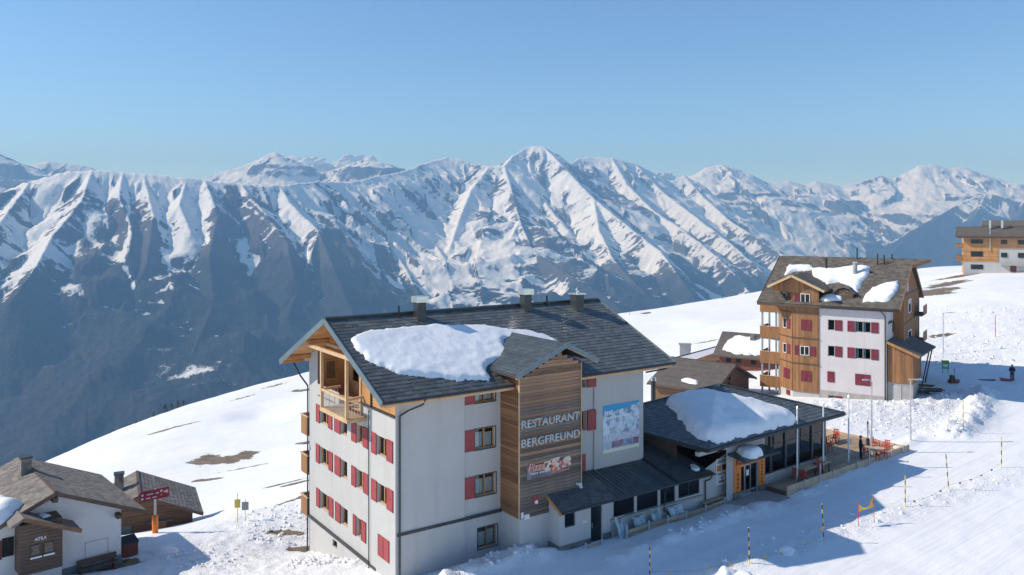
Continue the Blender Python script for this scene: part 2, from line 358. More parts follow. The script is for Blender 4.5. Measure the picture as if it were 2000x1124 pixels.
def ground_masks(X, Y):
    m = {}
    rough = .0*X
    L = lambda *pts: [ (pts[i], pts[i+1]) for i in range(len(pts)-1) ]
    bank = .0*X
    for p, q in L(gxy(880,1118), gxy(1000,1085,.75), gxy(1050,1078,.75)): bank = np.maximum(bank, .85*seg(X, Y, p, q, 1.1))
    for p, q in L(gxy(1215,1085,.9), gxy(1330,1045,.95), gxy(1430,1003,1.0), gxy(1500,988,1.0)): bank = np.maximum(bank, .45*seg(X, Y, p, q, .8))
    for p, q in L(gxy(1570,965), gxy(1680,920), gxy(1790,873,.6)): bank = np.maximum(bank, .28*seg(X, Y, p, q, .6))
    for p, q in L(gxy(1560,795,1.8), gxy(1660,790,1.8), gxy(1770,795,1.8), gxy(1880,780,1.7), gxy(1905,775,1.7)): bank = np.maximum(bank, .8*seg(X, Y, p, q, 2.2))
    for p, q in L(gxy(1915,770,1.7), gxy(1905,815,1.6), gxy(1860,850,1.3)): bank = np.maximum(bank, 1.25*seg(X, Y, p, q, 1.3))
    for p, q in L(gxy(1400,1105), gxy(1560,1060), gxy(1720,1020,.6), gxy(1850,985,.7), gxy(2000,925,1.2)): rough = np.maximum(rough, .75*seg(X, Y, p, q, 1.3))
    rough = np.maximum(rough, np.clip(bank*1.3, 0, 1))
    for b in [(1700,800,1.5,9,5.5,-30),(1780,825,1.3,7,5,-30),(1640,815,1.5,7,5,-30),(560,1030,-2.6,6,8,50),(640,1105,-1.0,6,4,40),(500,1090,-1.5,8,5,30),(330,1080,-2.3,6,4,0),(1960,600,7.5,26,20,0),(1870,700,2.6,6,6,0),(420,1085,-1.7,7,5,0)]:
        rough = np.maximum(rough, np.clip(blob(X, Y, *b)*1.6, 0, 1))
    bare = .0*X
    for b in [(405,882,-12.4,3.2,4.5,20),(440,893,-12.9,4.5,3.2,0),(478,886,-12.9,2.4,3.5,-10),(400,929,-12.0,3.0,1.2,0),(345,829,-14,5,.7,35),(310,840,-14.5,3.5,.8,35),(470,780,-13.6,5,.6,40),(535,757,-13,4,.8,40),
              (560,930,-8.5,4,.9,0),(580,935,-8,2.5,1.2,0),(590,765,-12.5,4,1.2,0),(480,905,-12,5,.6,20),(555,1040,-2.6,2.2,.8,0),(590,1073,-2.5,1.4,.9,0),(645,1085,-2.0,.8,.4,0),(575,970,-2.4,2.2,.5,30),
              (1850,545,8.2,9,4.2,30),(1872,532,8.8,8,3.0,10),(1832,558,7.6,6,5.5,40),(1822,566,7.2,3.5,5,60),(245,1098,-2.0,1.5,1.1,0),(222,1107,-2.0,2.4,.8,30),(1330,688,-1.6,3,.8,0),(1380,670,-1.7,3.2,.7,0),(1262,612,-2.5,2,2.5,0),(1420,582,-.6,3,2.5,0),(1840,655,3.6,2.6,1.4,0)]:
        bare = np.maximum(bare, blob(X, Y, *b))
    trod = .0*X
    for b in [(560,1055,-2.6,9,3.0,40),(480,1090,-1.8,8,3,30),(400,1010,-3.5,6,2,0)]: trod = np.maximum(trod, blob(X, Y, *b))
    return bank, rough, bare, trod
def ground_z(X, Y):
    X = np.asarray(X, float); Y = np.asarray(Y, float)
    z = ground_base(X, Y); bank, rough, bare, trod = ground_masks(X, Y)
    D = np.maximum(Y, 1); px = 1000 + FPX*X/np.maximum(Y, 5.0)
    de = np.interp(px, CREST[:,0], CREST[:,2]); over = np.maximum(0, Y - de)
    z = z - .012*np.minimum(over, 40)**2 - .72*np.maximum(0, over-15)
    near = sstep(160, 60, Y)
    z = z + bank*(.55 + .45*fbm(X*.9, Y*.9, 3, 5)) + .30*fbm(X*.035, Y*.035, 3, 9)*sstep(80, 140, Y) + .05*fbm(X*.25, Y*.25, 3, 2)
    z = z + rough*(.07*fbm(X*1.3, Y*1.3, 4, 21, .6) + .06*ridged(X*.8, Y*.8, 3, 33)) - .12*bare
    z = z + .035*fbm(X*.9, Y*.9, 3, 77)*(.3 + rough)
    return z
_r = np.exp(np.linspace(math.log(13), math.log(420), 560)); _p = np.linspace(-1500, 3500, 800)
_P, _D = np.meshgrid(_p, _r); GX = (_P-1000)/FPX*_D; GY = _D
# the rows fan out from the foot of the photographer's hill; behind it a plain continuation closes the sheet
GZ = ground_z(GX, GY); _m = ground_masks(GX, GY)
grid_mesh('snow_ground', np.stack([GX, GY, GZ], -1), 'snow_ground', {'rough': _m[1], 'bare': _m[2], 'trod': _m[3]}, kind='structure')
bx, by = np.meshgrid(np.linspace(-130, 130, 60), np.linspace(-80, 13.2, 30)); bz = ground_z(bx, by) - .02
grid_mesh('snow_ground', np.stack([bx, by, bz], -1), 'snow_ground', {'rough': bx*0, 'bare': bx*0, 'trod': bx*0}, kind='structure')
def gz(x, y): return float(ground_z(np.array([x]), np.array([y]))[0])

# ================================================================== mountains across the valley
RIDGES = [  # crest lines as (photo column, photo row, distance)
 [(-500,470,5200),(-200,425,5400),(-60,395,5500),(0,376,5600),(60,352,5650),(120,336,5700),(180,331,5750),(240,336,5800),(300,341,5850),(360,346,5900),(420,353,6000),(470,359,6100),(520,362,6200),(570,359,6400),(620,354,6700),(680,356,7000),(740,343,7400),(790,334,7800),(830,318,8200),(872,307,8500),(920,318,8500),(955,325,8300),(985,323,8300),(1003,303,8700),(1030,286,9000),(1062,285,9000),(1085,304,9100),(1110,323,9200),(1130,309,9500),(1160,306,9600),(1195,308,9600),(1240,319,9700),(1275,336,9800),(1308,354,9900),(1336,342,10000)],
 [(-60,395,5500),(-120,470,4800),(-200,560,4200)],
 [(60,352,5650),(10,420,5100),(-40,490,4600),(-70,560,4150)],
 [(180,331,5750),(160,390,5300),(105,455,4900),(70,520,4500),(20,590,4050)],
 [(240,336,5800),(232,385,5450),(258,440,5150),(250,500,4800)],
 [(280,339,5850),(300,420,5300),(285,520,4750),(240,600,4300)],
 [(365,347,5920),(350,400,5500),(372,450,5200)],
 [(400,351,5950),(425,420,5450),(408,500,4950),(418,590,4450),(380,680,3950)],
 [(470,359,6100),(520,420,5650),(560,470,5350),(575,540,4900)],
 [(545,361,6300),(570,400,6000),(622,450,5650),(655,530,5100),(705,640,4400),(720,740,3800)],
 [(622,450,5650),(600,520,5150),(560,620,4500)],
 [(680,356,7000),(640,390,6650),(670,450,6100),(720,530,5500),(770,640,4700),(800,760,3900)],
 [(790,334,7800),(745,385,7200),(735,440,6700),(790,520,6000),(830,600,5300),(850,700,4500)],
 [(872,307,8500),(835,345,8050),(805,390,7500),(840,460,6900),(890,540,6200),(900,620,5400),(900,720,4600)],
 [(955,325,8300),(920,370,7800),(900,420,7300),(880,480,6700)],
 [(985,323,8300),(1000,375,7750),(1015,430,7200),(1040,490,6500),(1110,535,5900),(1200,590,5300),(1260,650,4800),(1300,760,4000)],
 [(1015,430,7200),(980,500,6500),(985,570,5800),(1020,660,5000)],
 [(1062,285,9000),(1110,335,8400),(1160,388,7800),(1225,440,7200),(1290,490,6700),(1330,545,6200),(1370,600,5700),(1400,700,5000)],
 [(1030,286,9000),(1035,330,8550),(1060,390,7950),(1110,450,7300)],
 [(1160,388,7800),(1170,450,7100),(1200,510,6500),(1260,570,5900)],
 [(1195,308,9600),(1225,360,9000),(1275,410,8400),(1340,452,7800),(1400,500,7300),(1450,550,6800),(1500,640,6000)],
 [(1240,319,9700),(1295,375,9100),(1355,420,8500),(1420,470,7900),(1480,520,7400),(1540,600,6700)],
 [(1336,342,10000),(1375,385,9500),(1425,430,8900),(1480,465,8400),(1540,505,7900),(1600,555,7400),(1660,640,6700)],
 [(1130,309,9500),(1140,360,8900),(1190,410,8300)],
 # far range
 [(1300,380,12600),(1355,341,13000),(1380,326,13200),(1410,321,13300),(1440,330,13300),(1470,343,13300),(1500,357,13300),(1540,353,13400),(1572,361,13500),(1592,353,13600),(1640,363,13700),(1682,355,13800),(1722,342,13900),(1742,351,13900),(1772,336,14000),(1795,323,14000),(1822,320,14000),(1850,328,14000),(1882,326,14000),(1920,341,13900),(1962,351,13800),(2000,366,13700),(2100,372,13600),(2300,400,13400),(2700,420,13000)],
 [(1410,321,13300),(1450,370,12500),(1500,410,11800),(1570,450,11100),(1640,500,10400),(1700,560,9600)],
 [(1500,357,13300),(1560,400,12600),(1620,430,12000),(1670,470,11400)],
 [(1592,353,13600),(1620,395,12900),(1680,430,12300),(1720,480,11600)],
 [(1682,355,13800),(1700,395,13100),(1735,430,12500),(1738,470,11900)],
 [(1795,323,14000),(1770,370,13300),(1765,410,12700),(1750,455,12000)],
 [(1850,328,14000),(1840,375,13300),(1810,420,12600)],
 [(1920,341,13900),(1900,370,13400),(1880,400,13000)],
 # dark spur on the right
 [(2700,430,8800),(2300,410,9000),(2100,398,9200),(2000,394,9400),(1925,377,9600),(1880,394,9500),(1840,418,9300),(1800,445,9100),(1760,475,8900),(1730,510,8500),(1700,580,7800)],
 [(1925,377,9600),(1905,420,9100),(1880,470,8600),(1850,540,8000)],
 [(2000,394,9400),(1985,440,8900),(1960,500,8300)],
 # snowy peaks beyond the near ridge, on the left
 [(-200,290,11500),(-60,300,11500),(0,300,11500),(30,316,11500),(70,330,11500),(85,345,11400)],
 [(60,322,13500),(95,314,13500),(135,320,13500),(178,326,13500),(215,350,13400)],
 [(395,362,11500),(430,336,11600),(470,326,11700),(500,313,11900),(528,299,12000),(540,297,12000),(556,318,12000),(590,338,12000),(640,335,12000),(690,318,12000),(722,307,12000),(745,322,12000),(775,338,11800)],
]
def build_mountains():
    D = np.r_[np.linspace(330, 2400, 26)[:-1], np.linspace(2400, 10100, 420)[:-1], np.linspace(10100, 12200, 90)]
    px = np.linspace(-320, 2320, 1040); PX, DD = np.meshgrid(px, D); X = (PX-1000)/FPX*DD; Y = DD
    wx = 60*fbm(X/420, Y/420, 3, 3); wy = 60*fbm(X/420, Y/420, 3, 8); XW = X + wx; YW = Y + wy   # meander
    H = np.full(X.shape, -1e9); GW = np.zeros(X.shape); GD = np.zeros(X.shape); RI = np.zeros(X.shape)
    for ri, rl in enumerate(RIDGES):
        far = rl[0][2] > 10500
        if far: rl = [(a, b, 9800 + (c-9800)*.45 if c > 9800 else c) for a, b, c in rl]
        pts = [px2w(*p) for p in rl]; cum = 0.0
        for a, b in zip(pts[:-1], pts[1:]):
            L2 = (b.x-a.x)**2 + (b.y-a.y)**2; L = math.sqrt(L2)
            # the skyline itself stays true to its points: less meander close to the crest
            t = np.clip(((XW-a.x)*(b.x-a.x) + (YW-a.y)*(b.y-a.y))/L2, 0, 1)
            t0 = np.clip(((X-a.x)*(b.x-a.x) + (Y-a.y)*(b.y-a.y))/L2, 0, 1)
            d0 = np.hypot(X-a.x-t0*(b.x-a.x), Y-a.y-t0*(b.y-a.y)); d1 = np.hypot(XW-a.x-t*(b.x-a.x), YW-a.y-t*(b.y-a.y))
            k = sstep(0, 260, d0); d = d0*(1-k) + d1*k
            slope = .72 if far else .84
            h = a.z + t0*(b.z-a.z) - slope*d + .00016*np.minimum(d, 1500)**2
            up = h > H
            H = np.where(up, h, H); GW = np.where(up, cum + t*L, GW); GD = np.where(up, d, GD); RI = np.where(up, ri, RI)
        # cumulative length keeps gullies of one crest from repeating
            cum += L
    # every column keeps a general fall from its crest to the valley, below which no ravine cuts
    sk = np.array(RIDGES[0], float); cr_z = np.interp(PX, sk[:,0], [px2w(*q).z for q in RIDGES[0]]); cr_d = np.interp(PX, sk[:,0], sk[:,2])
    kern = np.exp(-np.linspace(-2.5,2.5,181)**2); kern /= kern.sum(); smo = lambda a: np.convolve(np.pad(a[0], 90, 'edge'), kern, 'valid')[None,:] + 0*a
    cr_z = smo(cr_z); cr_d = smo(cr_d)
    ramp = -980 + (cr_z+980)*np.clip((DD-2500)/(cr_d-2500), 0, 1.0) - np.interp(PX,[500,760],[190,330]) + 60*ridged(X/900, Y/900, 3, 15) - 60 - np.maximum(0, DD-cr_d)*.7
    ramp = ramp - 2500*sstep(1280, 1700, PX); H = np.maximum(H, ramp)
    # gullies run straight down from each crest
    gs = ridged(GW/240 + RI*7.3, GD/1900 + RI*3.1, 2, 11); gf = ridged(GW/95 + RI*5.1, GD/900, 2, 41); g3 = ridged(GW/34 + RI*2.7, GD/420, 2, 43)
    amp = sstep(10, 300, GD)
    relief = amp*(66*(gs-.6) + 38*(gf-.6) + 13*(g3-.6)) + (5 + 9*amp)*ridged(X/260, Y/260, 4, 51) - 6 + 5*fbm(X/45, Y/45, 3, 61)
    H = H + relief*np.where(DD > 9800, 1.25, 1.0)
    floor = -980 + 60*fbm(X/900, Y/900, 3, 71); near = -300 - (DD-330)*.33
    H = np.maximum(H, np.where(DD < 2600, np.maximum(floor - 60, near), floor))
    gx = np.gradient(H, axis=1)/np.maximum(np.gradient(X, axis=1), 1e-3); gy = np.gradient(H, axis=0)/np.gradient(Y, axis=0)
    st = np.hypot(gx, gy)
    # snow: high ground, gullies and gentle slopes keep it; forest and scree below
    zl = np.interp(PX, [-300,0,100,300,500,620,760,1000,1300,1500,2000], [-230,-230,-190,-100,-80,-150,-430,-480,-480,-520,-520])
    zl = np.where(DD > 9950, -560, zl); zl = np.where((PX > 1690) & (DD < 9700), 330, zl)
    soft = np.interp(PX, [0,560,760], [1300,1300,760])
    amp2 = sstep(-20, 90, GD)
    sn = np.interp(PX,[500,760],[.345,.47]) + np.clip((H-zl)/soft, -1, .32) - amp2*.40*(gs-.75) - amp2*.46*(gf-.75) - amp2*.55*(g3-.75) - .55*(st-.85) + .30*fbm(X/240, Y/240, 4, 81) + .34*fbm(X/900, Y/900, 3, 83) + .42*amp2*noise2(GW/19 + RI*1.7, GD/330)
    chute = amp*sstep(.55, .15, gs + .35*fbm(X/150, Y/150, 3, 95))*sstep(-640, -300, H); sn = sn + .75*chute
    # where snow lies or is missing, shade of dark faces partly painted in, read from the view of the range: (column, row, amount, reach)
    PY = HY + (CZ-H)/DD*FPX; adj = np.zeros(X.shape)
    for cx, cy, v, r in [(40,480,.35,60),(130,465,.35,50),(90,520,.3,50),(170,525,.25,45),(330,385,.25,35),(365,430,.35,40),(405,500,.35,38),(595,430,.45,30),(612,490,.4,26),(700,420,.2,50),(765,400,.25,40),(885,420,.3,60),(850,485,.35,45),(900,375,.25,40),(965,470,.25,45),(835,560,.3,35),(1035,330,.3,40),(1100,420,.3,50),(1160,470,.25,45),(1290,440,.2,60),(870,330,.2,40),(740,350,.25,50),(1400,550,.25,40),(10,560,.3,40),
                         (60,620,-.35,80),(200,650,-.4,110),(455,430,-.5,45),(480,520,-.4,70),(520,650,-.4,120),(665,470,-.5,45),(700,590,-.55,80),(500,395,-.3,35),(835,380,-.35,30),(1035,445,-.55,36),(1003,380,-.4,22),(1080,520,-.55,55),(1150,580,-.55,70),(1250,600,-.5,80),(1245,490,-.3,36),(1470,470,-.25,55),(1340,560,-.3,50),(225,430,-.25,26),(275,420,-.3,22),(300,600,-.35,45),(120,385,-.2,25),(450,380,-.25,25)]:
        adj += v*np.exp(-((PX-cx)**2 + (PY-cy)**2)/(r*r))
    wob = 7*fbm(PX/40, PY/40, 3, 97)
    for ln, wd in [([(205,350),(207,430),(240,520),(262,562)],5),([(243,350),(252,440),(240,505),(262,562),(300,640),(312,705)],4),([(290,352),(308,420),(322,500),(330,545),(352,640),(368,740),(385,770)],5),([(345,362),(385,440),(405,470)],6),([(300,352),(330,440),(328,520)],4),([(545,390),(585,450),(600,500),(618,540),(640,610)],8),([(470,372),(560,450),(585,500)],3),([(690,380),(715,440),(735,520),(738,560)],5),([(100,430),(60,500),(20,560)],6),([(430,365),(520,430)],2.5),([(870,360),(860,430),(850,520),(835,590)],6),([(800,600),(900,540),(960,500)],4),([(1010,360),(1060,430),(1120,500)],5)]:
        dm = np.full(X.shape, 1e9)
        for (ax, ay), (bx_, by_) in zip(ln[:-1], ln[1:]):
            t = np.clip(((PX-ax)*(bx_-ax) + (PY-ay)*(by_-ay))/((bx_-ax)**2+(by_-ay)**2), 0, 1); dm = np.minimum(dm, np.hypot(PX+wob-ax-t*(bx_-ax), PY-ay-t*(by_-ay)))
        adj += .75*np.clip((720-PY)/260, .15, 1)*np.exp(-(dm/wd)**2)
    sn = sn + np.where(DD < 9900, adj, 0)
    fo = sstep(40, -140, H - zl*.6 + 90 + 70*fbm(X/200, Y/200, 4, 91))
    sn = sn - .30*fo*(1-chute)
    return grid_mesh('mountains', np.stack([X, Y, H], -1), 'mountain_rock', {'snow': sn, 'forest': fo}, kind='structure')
build_mountains()

# haze: the air of the valley
HAZE = NT('haze_air'); HAZE.n.remove(HAZE.b)
pv = HAZE.add("ShaderNodeVolumePrincipled"); pv.inputs['Color'].default_value = (.27,.55,1.0,1); pv.inputs['Density'].default_value = 1.25e-4
pv.inputs['Absorption Color'].default_value = (.35,.35,.35,1)
HAZE.l.new(pv.outputs[0], HAZE.out.inputs['Volume'])
MB().box(-14500, 14500, -120, 12600, -1200, 990).build('haze', 'haze_air', kind='stuff')
# ================================================================== building kit
rng = random.Random(7)
def wall(mb, a0, a1, z0, z1, holes=(), d=0.0, depth=.22):
    "flat wall sheet in (a, outward, z) with rectangular openings and their reveals"
    xs = sorted({a0, a1, *[h[0] for h in holes], *[h[1] for h in holes]}); zs = sorted({z0, z1, *[h[2] for h in holes], *[h[3] for h in holes]})
    for xa, xb in zip(xs[:-1], xs[1:]):
        for za, zb in zip(zs[:-1], zs[1:]):
            cx, cy = (xa+xb)/2, (za+zb)/2
            if any(h[0] < cx < h[1] and h[2] < cy < h[3] for h in holes): continue
            mb.poly([(xa,d,za),(xb,d,za),(xb,d,zb),(xa,d,zb)])
    for h in holes:
        q = [(h[0],h[2]),(h[1],h[2]),(h[1],h[3]),(h[0],h[3])]
        for (p, r), (p2, r2) in zip(q, q[1:]+q[:1]): mb.poly([(p,d,r),(p2,d,r2),(p2,d-depth,r2),(p,d-depth,r)])
    return mb
def window(parent, xf, a0, a1, z0, z1, d=0.0, depth=.2, n=2, frame='wood_new', curtain=True, fw=.07, sill=None, room='room_dark', crossbar=False):
    "casement window: frame with mullions > panes, curtain, dark room behind"
    b = MB(xf); y0, y1 = d-depth-.03, d-depth+.05
    b.box(a0,a0+fw,y0,y1,z0,z1).box(a1-fw,a1,y0,y1,z0,z1).box(a0+fw,a1-fw,y0,y1,z0,z0+fw).box(a0+fw,a1-fw,y0,y1,z1-fw,z1)
    w = (a1-a0-2*fw)/n
    for k in range(1, n): b.box(a0+fw+k*w-fw*.6, a0+fw+k*w+fw*.6, y0-.002, y1+.004, z0+fw, z1-fw)
    if crossbar: b.box(a0+fw, a1-fw, y0+.01, y1-.006, (z0+z1)/2+.1, (z0+z1)/2+.15)
    win = b.build('window', frame, parent)
    for k in range(n):
        MB(xf).box(a0+fw+k*w+.01, a0+fw+(k+1)*w-.01, d-depth, d-depth+.012, z0+fw*.8, z1-fw*.8).build('pane', 'glass', win)
    rb = MB(xf); e = d-depth-.5
    rb.poly([(a0,e,z0),(a1,e,z0),(a1,e,z1),(a0,e,z1)])
    for p, q in (((a0,z0),(a1,z0)),((a1,z0),(a1,z1)),((a1,z1),(a0,z1)),((a0,z1),(a0,z0))): rb.poly([(p[0],e,p[1]),(q[0],e,q[1]),(q[0],y0,q[1]),(p[0],y0,p[1])])
    rb.build('room', room, win)
    if curtain:
        c = MB(xf); N = 14
        for k in range(n):
            u0 = a0+fw+k*w+.03; u1 = u0+w-.06; top = z0+(z1-z0)*(.72+.1*rng.random()) if curtain != 'full' else z1-.04; bot = z0+fw+.02
            if curtain == 'side': u1 = u0 + (u1-u0)*.34; top = z1-.05
            pr = [(u0+(u1-u0)*i/N, y0-.05-.02*math.cos(i*1.9)) for i in range(N+1)]
            for (p, q), (p2, q2) in zip(pr[:-1], pr[1:]): c.poly([(p,q,bot),(p2,q2,bot),(p2,q2,top),(p,q,top)])
        c.build('curtain', 'curtain', win)
    if sill: MB(xf).box(a0-.06, a1+.06, d-.02, d+.09, z0-.05, z0-.002).build('sill', sill, win)
    return win
def shutter(parent, xf, a0, a1, z0, z1, d=0.0, mat='shutter', leaves=1, slats=True):
    "timber shutter leaf with frame and boarded infill"
    w = (a1-a0)/leaves
    for k in range(leaves):
        b = MB(xf); x0 = a0+k*w+.008; x1 = a0+(k+1)*w-.008
        b.box(x0, x1, d+.012, d+.045, z0, z1)
        for za in (z0+.02, (z0+z1)/2-.05, z1-.12): b.box(x0+.02, x1-.02, d+.045, d+.062, za, za+.1)
        b.box(x0+.012, x0+.06, d+.045, d+.058, z0+.01, z1-.01); b.box(x1-.06, x1-.012, d+.045, d+.058, z0+.01, z1-.01)
        b.build('shutter', mat, parent)
def inside_span(poly, y):
    xs = []
    for (x0, y0), (x1, y1) in zip(poly, poly[1:]+poly[:1]):
        if (y0 <= y) != (y1 <= y): xs.append(x0 + (y-y0)/(y1-y0)*(x1-x0))
    return (min(xs), max(xs)) if len(xs) > 1 else None
def tiles(mb, o, ex, ey, poly, w=.5, h=.4, th=.03, stagger=.5, collect=None, gap=.012):
    "courses of roof tiles as thin tilted slabs inside a convex outline given in roof coordinates"
    o = Vector(o); ex = Vector(ex).normalized(); ey = Vector(ey).normalized(); n = ex.cross(ey)
    if n.z < 0: n = -n
    ys = [p[1] for p in poly]; y = min(ys); row = 0
    while y < max(ys)-.03:
        sp0 = inside_span(poly, y+.03); sp1 = inside_span(poly, min(y+h, max(ys)-.01))
        if sp0:
            sp1 = sp1 or sp0; lo = min(sp0[0], sp1[0]); hi = max(sp0[1], sp1[1])
            x = math.floor((lo)/w)*w + (stagger*w if row % 2 else 0) - w
            while x < hi:
                a0 = max(x, sp0[0]); b0 = min(x+w-gap, sp0[1]); a1 = max(x, sp1[0]); b1 = min(x+w-gap, sp1[1])
                if b0-a0 > .03 or b1-a1 > .03:
                    b0 = max(a0+.004, b0); b1 = max(a1+.004, b1)
                    y1 = min(y+h+.05, max(ys)); lift = th*(1.5+rng.random()*.5)
                    full = abs((b0-a0)-(w-gap)) < 1e-6 and abs((b1-a1)-(w-gap)) < 1e-6 and abs(a0-a1) < 1e-6 and y1-y > h+.04
                    P = [(a0,y,lift-th),(b0,y,lift-th),(b1,y1,0),(a1,y1,0),(a0,y,lift),(b0,y,lift),(b1,y1,th*.8),(a1,y1,th*.8)]
                    P = [o+ex*p[0]+ey*p[1]+n*p[2] for p in P]
                    if collect is not None: collect.append((P, full, x, y))
                    else:
                        i = mb._a(P)
                        for q in ((4,5,6,7),(0,1,5,4),(1,2,6,5),(3,0,4,7)): mb.f.append(tuple(i+k for k in q))
                x += w
        y += h; row += 1
    return mb
def slab(mb, pts, th):           # roof slab: outline of the top face and a thickness straight down
    return mb.prism(pts, (0,0,-th))
def text_mesh(name, txt, size, mat, parent, M, bold=.0, ext=.02, align='LEFT', shear=0.0, sx=1.0, **props):
    c = bpy.data.curves.new(name, 'FONT'); c.body = txt; c.size = size; c.extrude = ext; c.offset = bold; c.align_x = align; c.shear = shear; c.resolution_u = 3
    t = bpy.data.objects.new(name, c); COL.objects.link(t)
    me = bpy.data.meshes.new_from_object(t.evaluated_get(bpy.context.evaluated_depsgraph_get())); bpy.data.objects.remove(t); bpy.data.curves.remove(c)
    me.materials.clear()
    me.transform(Matrix.Diagonal((sx,1,1,1))); me.transform(M)
    return link(name, me, mat, parent, **props)
def fit_text(name, txt, a0, a1, z0, z1, mat, parent, axes, bold=.0, ext=.015, shear=0.0, **props):
    "lettering fitted to a rectangle; axes = (origin, right, up, out) in the parent's space"
    c = bpy.data.curves.new(name, 'FONT'); c.body = txt; c.size = 1; c.extrude = 0; c.offset = bold; c.shear = shear; c.resolution_u = 3
    t = bpy.data.objects.new(name, c); COL.objects.link(t)
    me = bpy.data.meshes.new_from_object(t.evaluated_get(bpy.context.evaluated_depsgraph_get())); bpy.data.objects.remove(t); bpy.data.curves.remove(c)
    me.materials.clear()
    n = len(me.vertices); co = np.empty(n*3); me.vertices.foreach_get('co', co); co = co.reshape(-1, 3)
    mn = co.min(0); mx = co.max(0); o, r, u, w = [Vector(v) for v in axes]
    out = np.empty_like(co)
    for i in range(n):
        a = a0 + (co[i,0]-mn[0])/(mx[0]-mn[0])*(a1-a0); b = z0 + (co[i,1]-mn[1])/(mx[1]-mn[1])*(z1-z0)
        p = o + r*a + u*b + w*ext; out[i] = p
    me.vertices.foreach_set('co', out.reshape(-1)); me.update()
    if ext > .004:           # give the letters depth
        bm = bmesh.new(); bm.from_mesh(me); g = bmesh.ops.extrude_face_region(bm, geom=bm.faces[:])
        for v in g['geom']:
            if isinstance(v, bmesh.types.BMVert): v.co -= w*ext*.9
        bm.to_mesh(me); bm.free()
    return link(name, me, mat, parent, **props)
def print_marks(name, n, a0, a1, z0, z1, mat, parent, axes, ext=.006):
    "a line of print too small to read: short uneven strokes, no letters"
    o, r, u, w = [Vector(v) for v in axes]; b = MB(); st = (a1-a0)/n
    for k in range(n):
        x0 = a0+k*st; x1 = x0+st*.72; zt = z1-(z1-z0)*.25*rng.random(); q = [o+r*x+u*z for x, z in ((x0,z0),(x1,z0),(x1,zt),(x0,zt))]; b.prism(q, w*ext)
    return b.build(name, mat, parent, kind='stuff')
def poly_dist(px_, py_, poly):
    "signed distance to a polygon (inside positive), vectorised"
    d = np.full(px_.shape, 1e9); ins = np.zeros(px_.shape, bool)
    for (x0, y0), (x1, y1) in zip(poly, poly[1:]+poly[:1]):
        L = (x1-x0)**2+(y1-y0)**2 or 1e-9; t = np.clip(((px_-x0)*(x1-x0)+(py_-y0)*(y1-y0))/L, 0, 1)
        d = np.minimum(d, np.hypot(px_-x0-t*(x1-x0), py_-y0-t*(y1-y0)))
        c = ((y0 <= py_) != (y1 <= py_)) & (px_ < (x1-x0)*(py_-y0)/((y1-y0) or 1e-9)+x0); ins ^= c
    return np.where(ins, d, -d)
def snow_patch(name, label, fr, o, ex, ey, poly, T=.35, edge=.5, step=.14, z0=.02, zfun=None, lumps=.022, group=None, seed=0, vert=False):
    "a slab of old snow lying on a roof face: thickness swells from a ragged rounded edge. Outline in roof coordinates"
    root_loc = (fr.o[0], fr.o[1], 0)
    o = Vector(o); ex = Vector(ex).normalized(); ey = Vector(ey).normalized(); n = ex.cross(ey)
    if n.z < 0: n = -n
    xs = [p[0] for p in poly]; ys = [p[1] for p in poly]
    gx_, gy_ = np.meshgrid(np.arange(min(xs)-.3, max(xs)+.3, step), np.arange(min(ys)-.3, max(ys)+.3, step))
    wob = .16*fbm(gx_*.9, gy_*.9, 4, 100+seed)
    d = poly_dist(gx_, gy_, poly) + wob
    k = np.clip(d/edge, 0, 1); h = T*np.sqrt(np.clip(1-(1-k)**2, 0, 1))*(1 + .25*fbm(gx_*.3, gy_*.3, 3, 120+seed)) + lumps*fbm(gx_*1.6, gy_*1.6, 4, 130+seed)*np.clip(d/.3, 0, 1)
    if zfun is not None: h = h + zfun(gx_, gy_)*np.clip(d/edge, 0, 1)
    keep = d > -.02; h = np.where(keep, np.maximum(h, .0), -.05)
    V = {}; verts = []; faces = []
    def vid(i, j):
        if (i, j) not in V:
            p = o + ex*float(gx_[i,j]) + ey*float(gy_[i,j])
            p = p + (n if not vert else Vector((0,0,1)))*(z0+float(h[i,j])); V[(i,j)] = len(verts); verts.append(tuple(p))
        return V[(i, j)]
    for i in range(gx_.shape[0]-1):
        for j in range(gx_.shape[1]-1):
            if keep[i,j] or keep[i+1,j] or keep[i,j+1] or keep[i+1,j+1]: faces.append((vid(i,j), vid(i,j+1), vid(i+1,j+1), vid(i+1,j)))
    me = bpy.data.meshes.new(name); me.from_pydata(verts, [], faces); me.polygons.foreach_set('use_smooth', [True]*len(faces))
    ob = link(name, me, 'snow_roof'); ob.location = root_loc; ob.rotation_euler = (0, 0, R(fr.deg))
    return tag(ob, label, 'snow', group)
def px_poly(fr, pts, o, ex, ey):
    "photo pixels -> roof-face coordinates"
    o = Vector(o); ex = Vector(ex).normalized(); ey = Vector(ey).normalized(); n = ex.cross(ey); out = []
    for p in pts:
        q = fr.hP(p[0], p[1], o, n) - o; out.append((q.dot(ex), q.dot(ey)))
    return out

# ================================================================== hotel with the restaurant tower
HOTEL = frame_thing('hotel', 'large white plastered hotel with red shutters and dark slate roof', 'hotel', HF)
FX = lambda a, d, z: (a, -d, z)            # front facade: a = s, outward = -t
GX_ = lambda a, d, z: (-d, a, z)           # gable facade: a = t, outward = -s
K = .4528; zroof = lambda t: 10.5 + ((t if t <= 6.5 else 13-t)+1.45)*K
S0, S1, T0, TR, T1 = -1.52, 20.1, -1.45, 6.5, 14.45
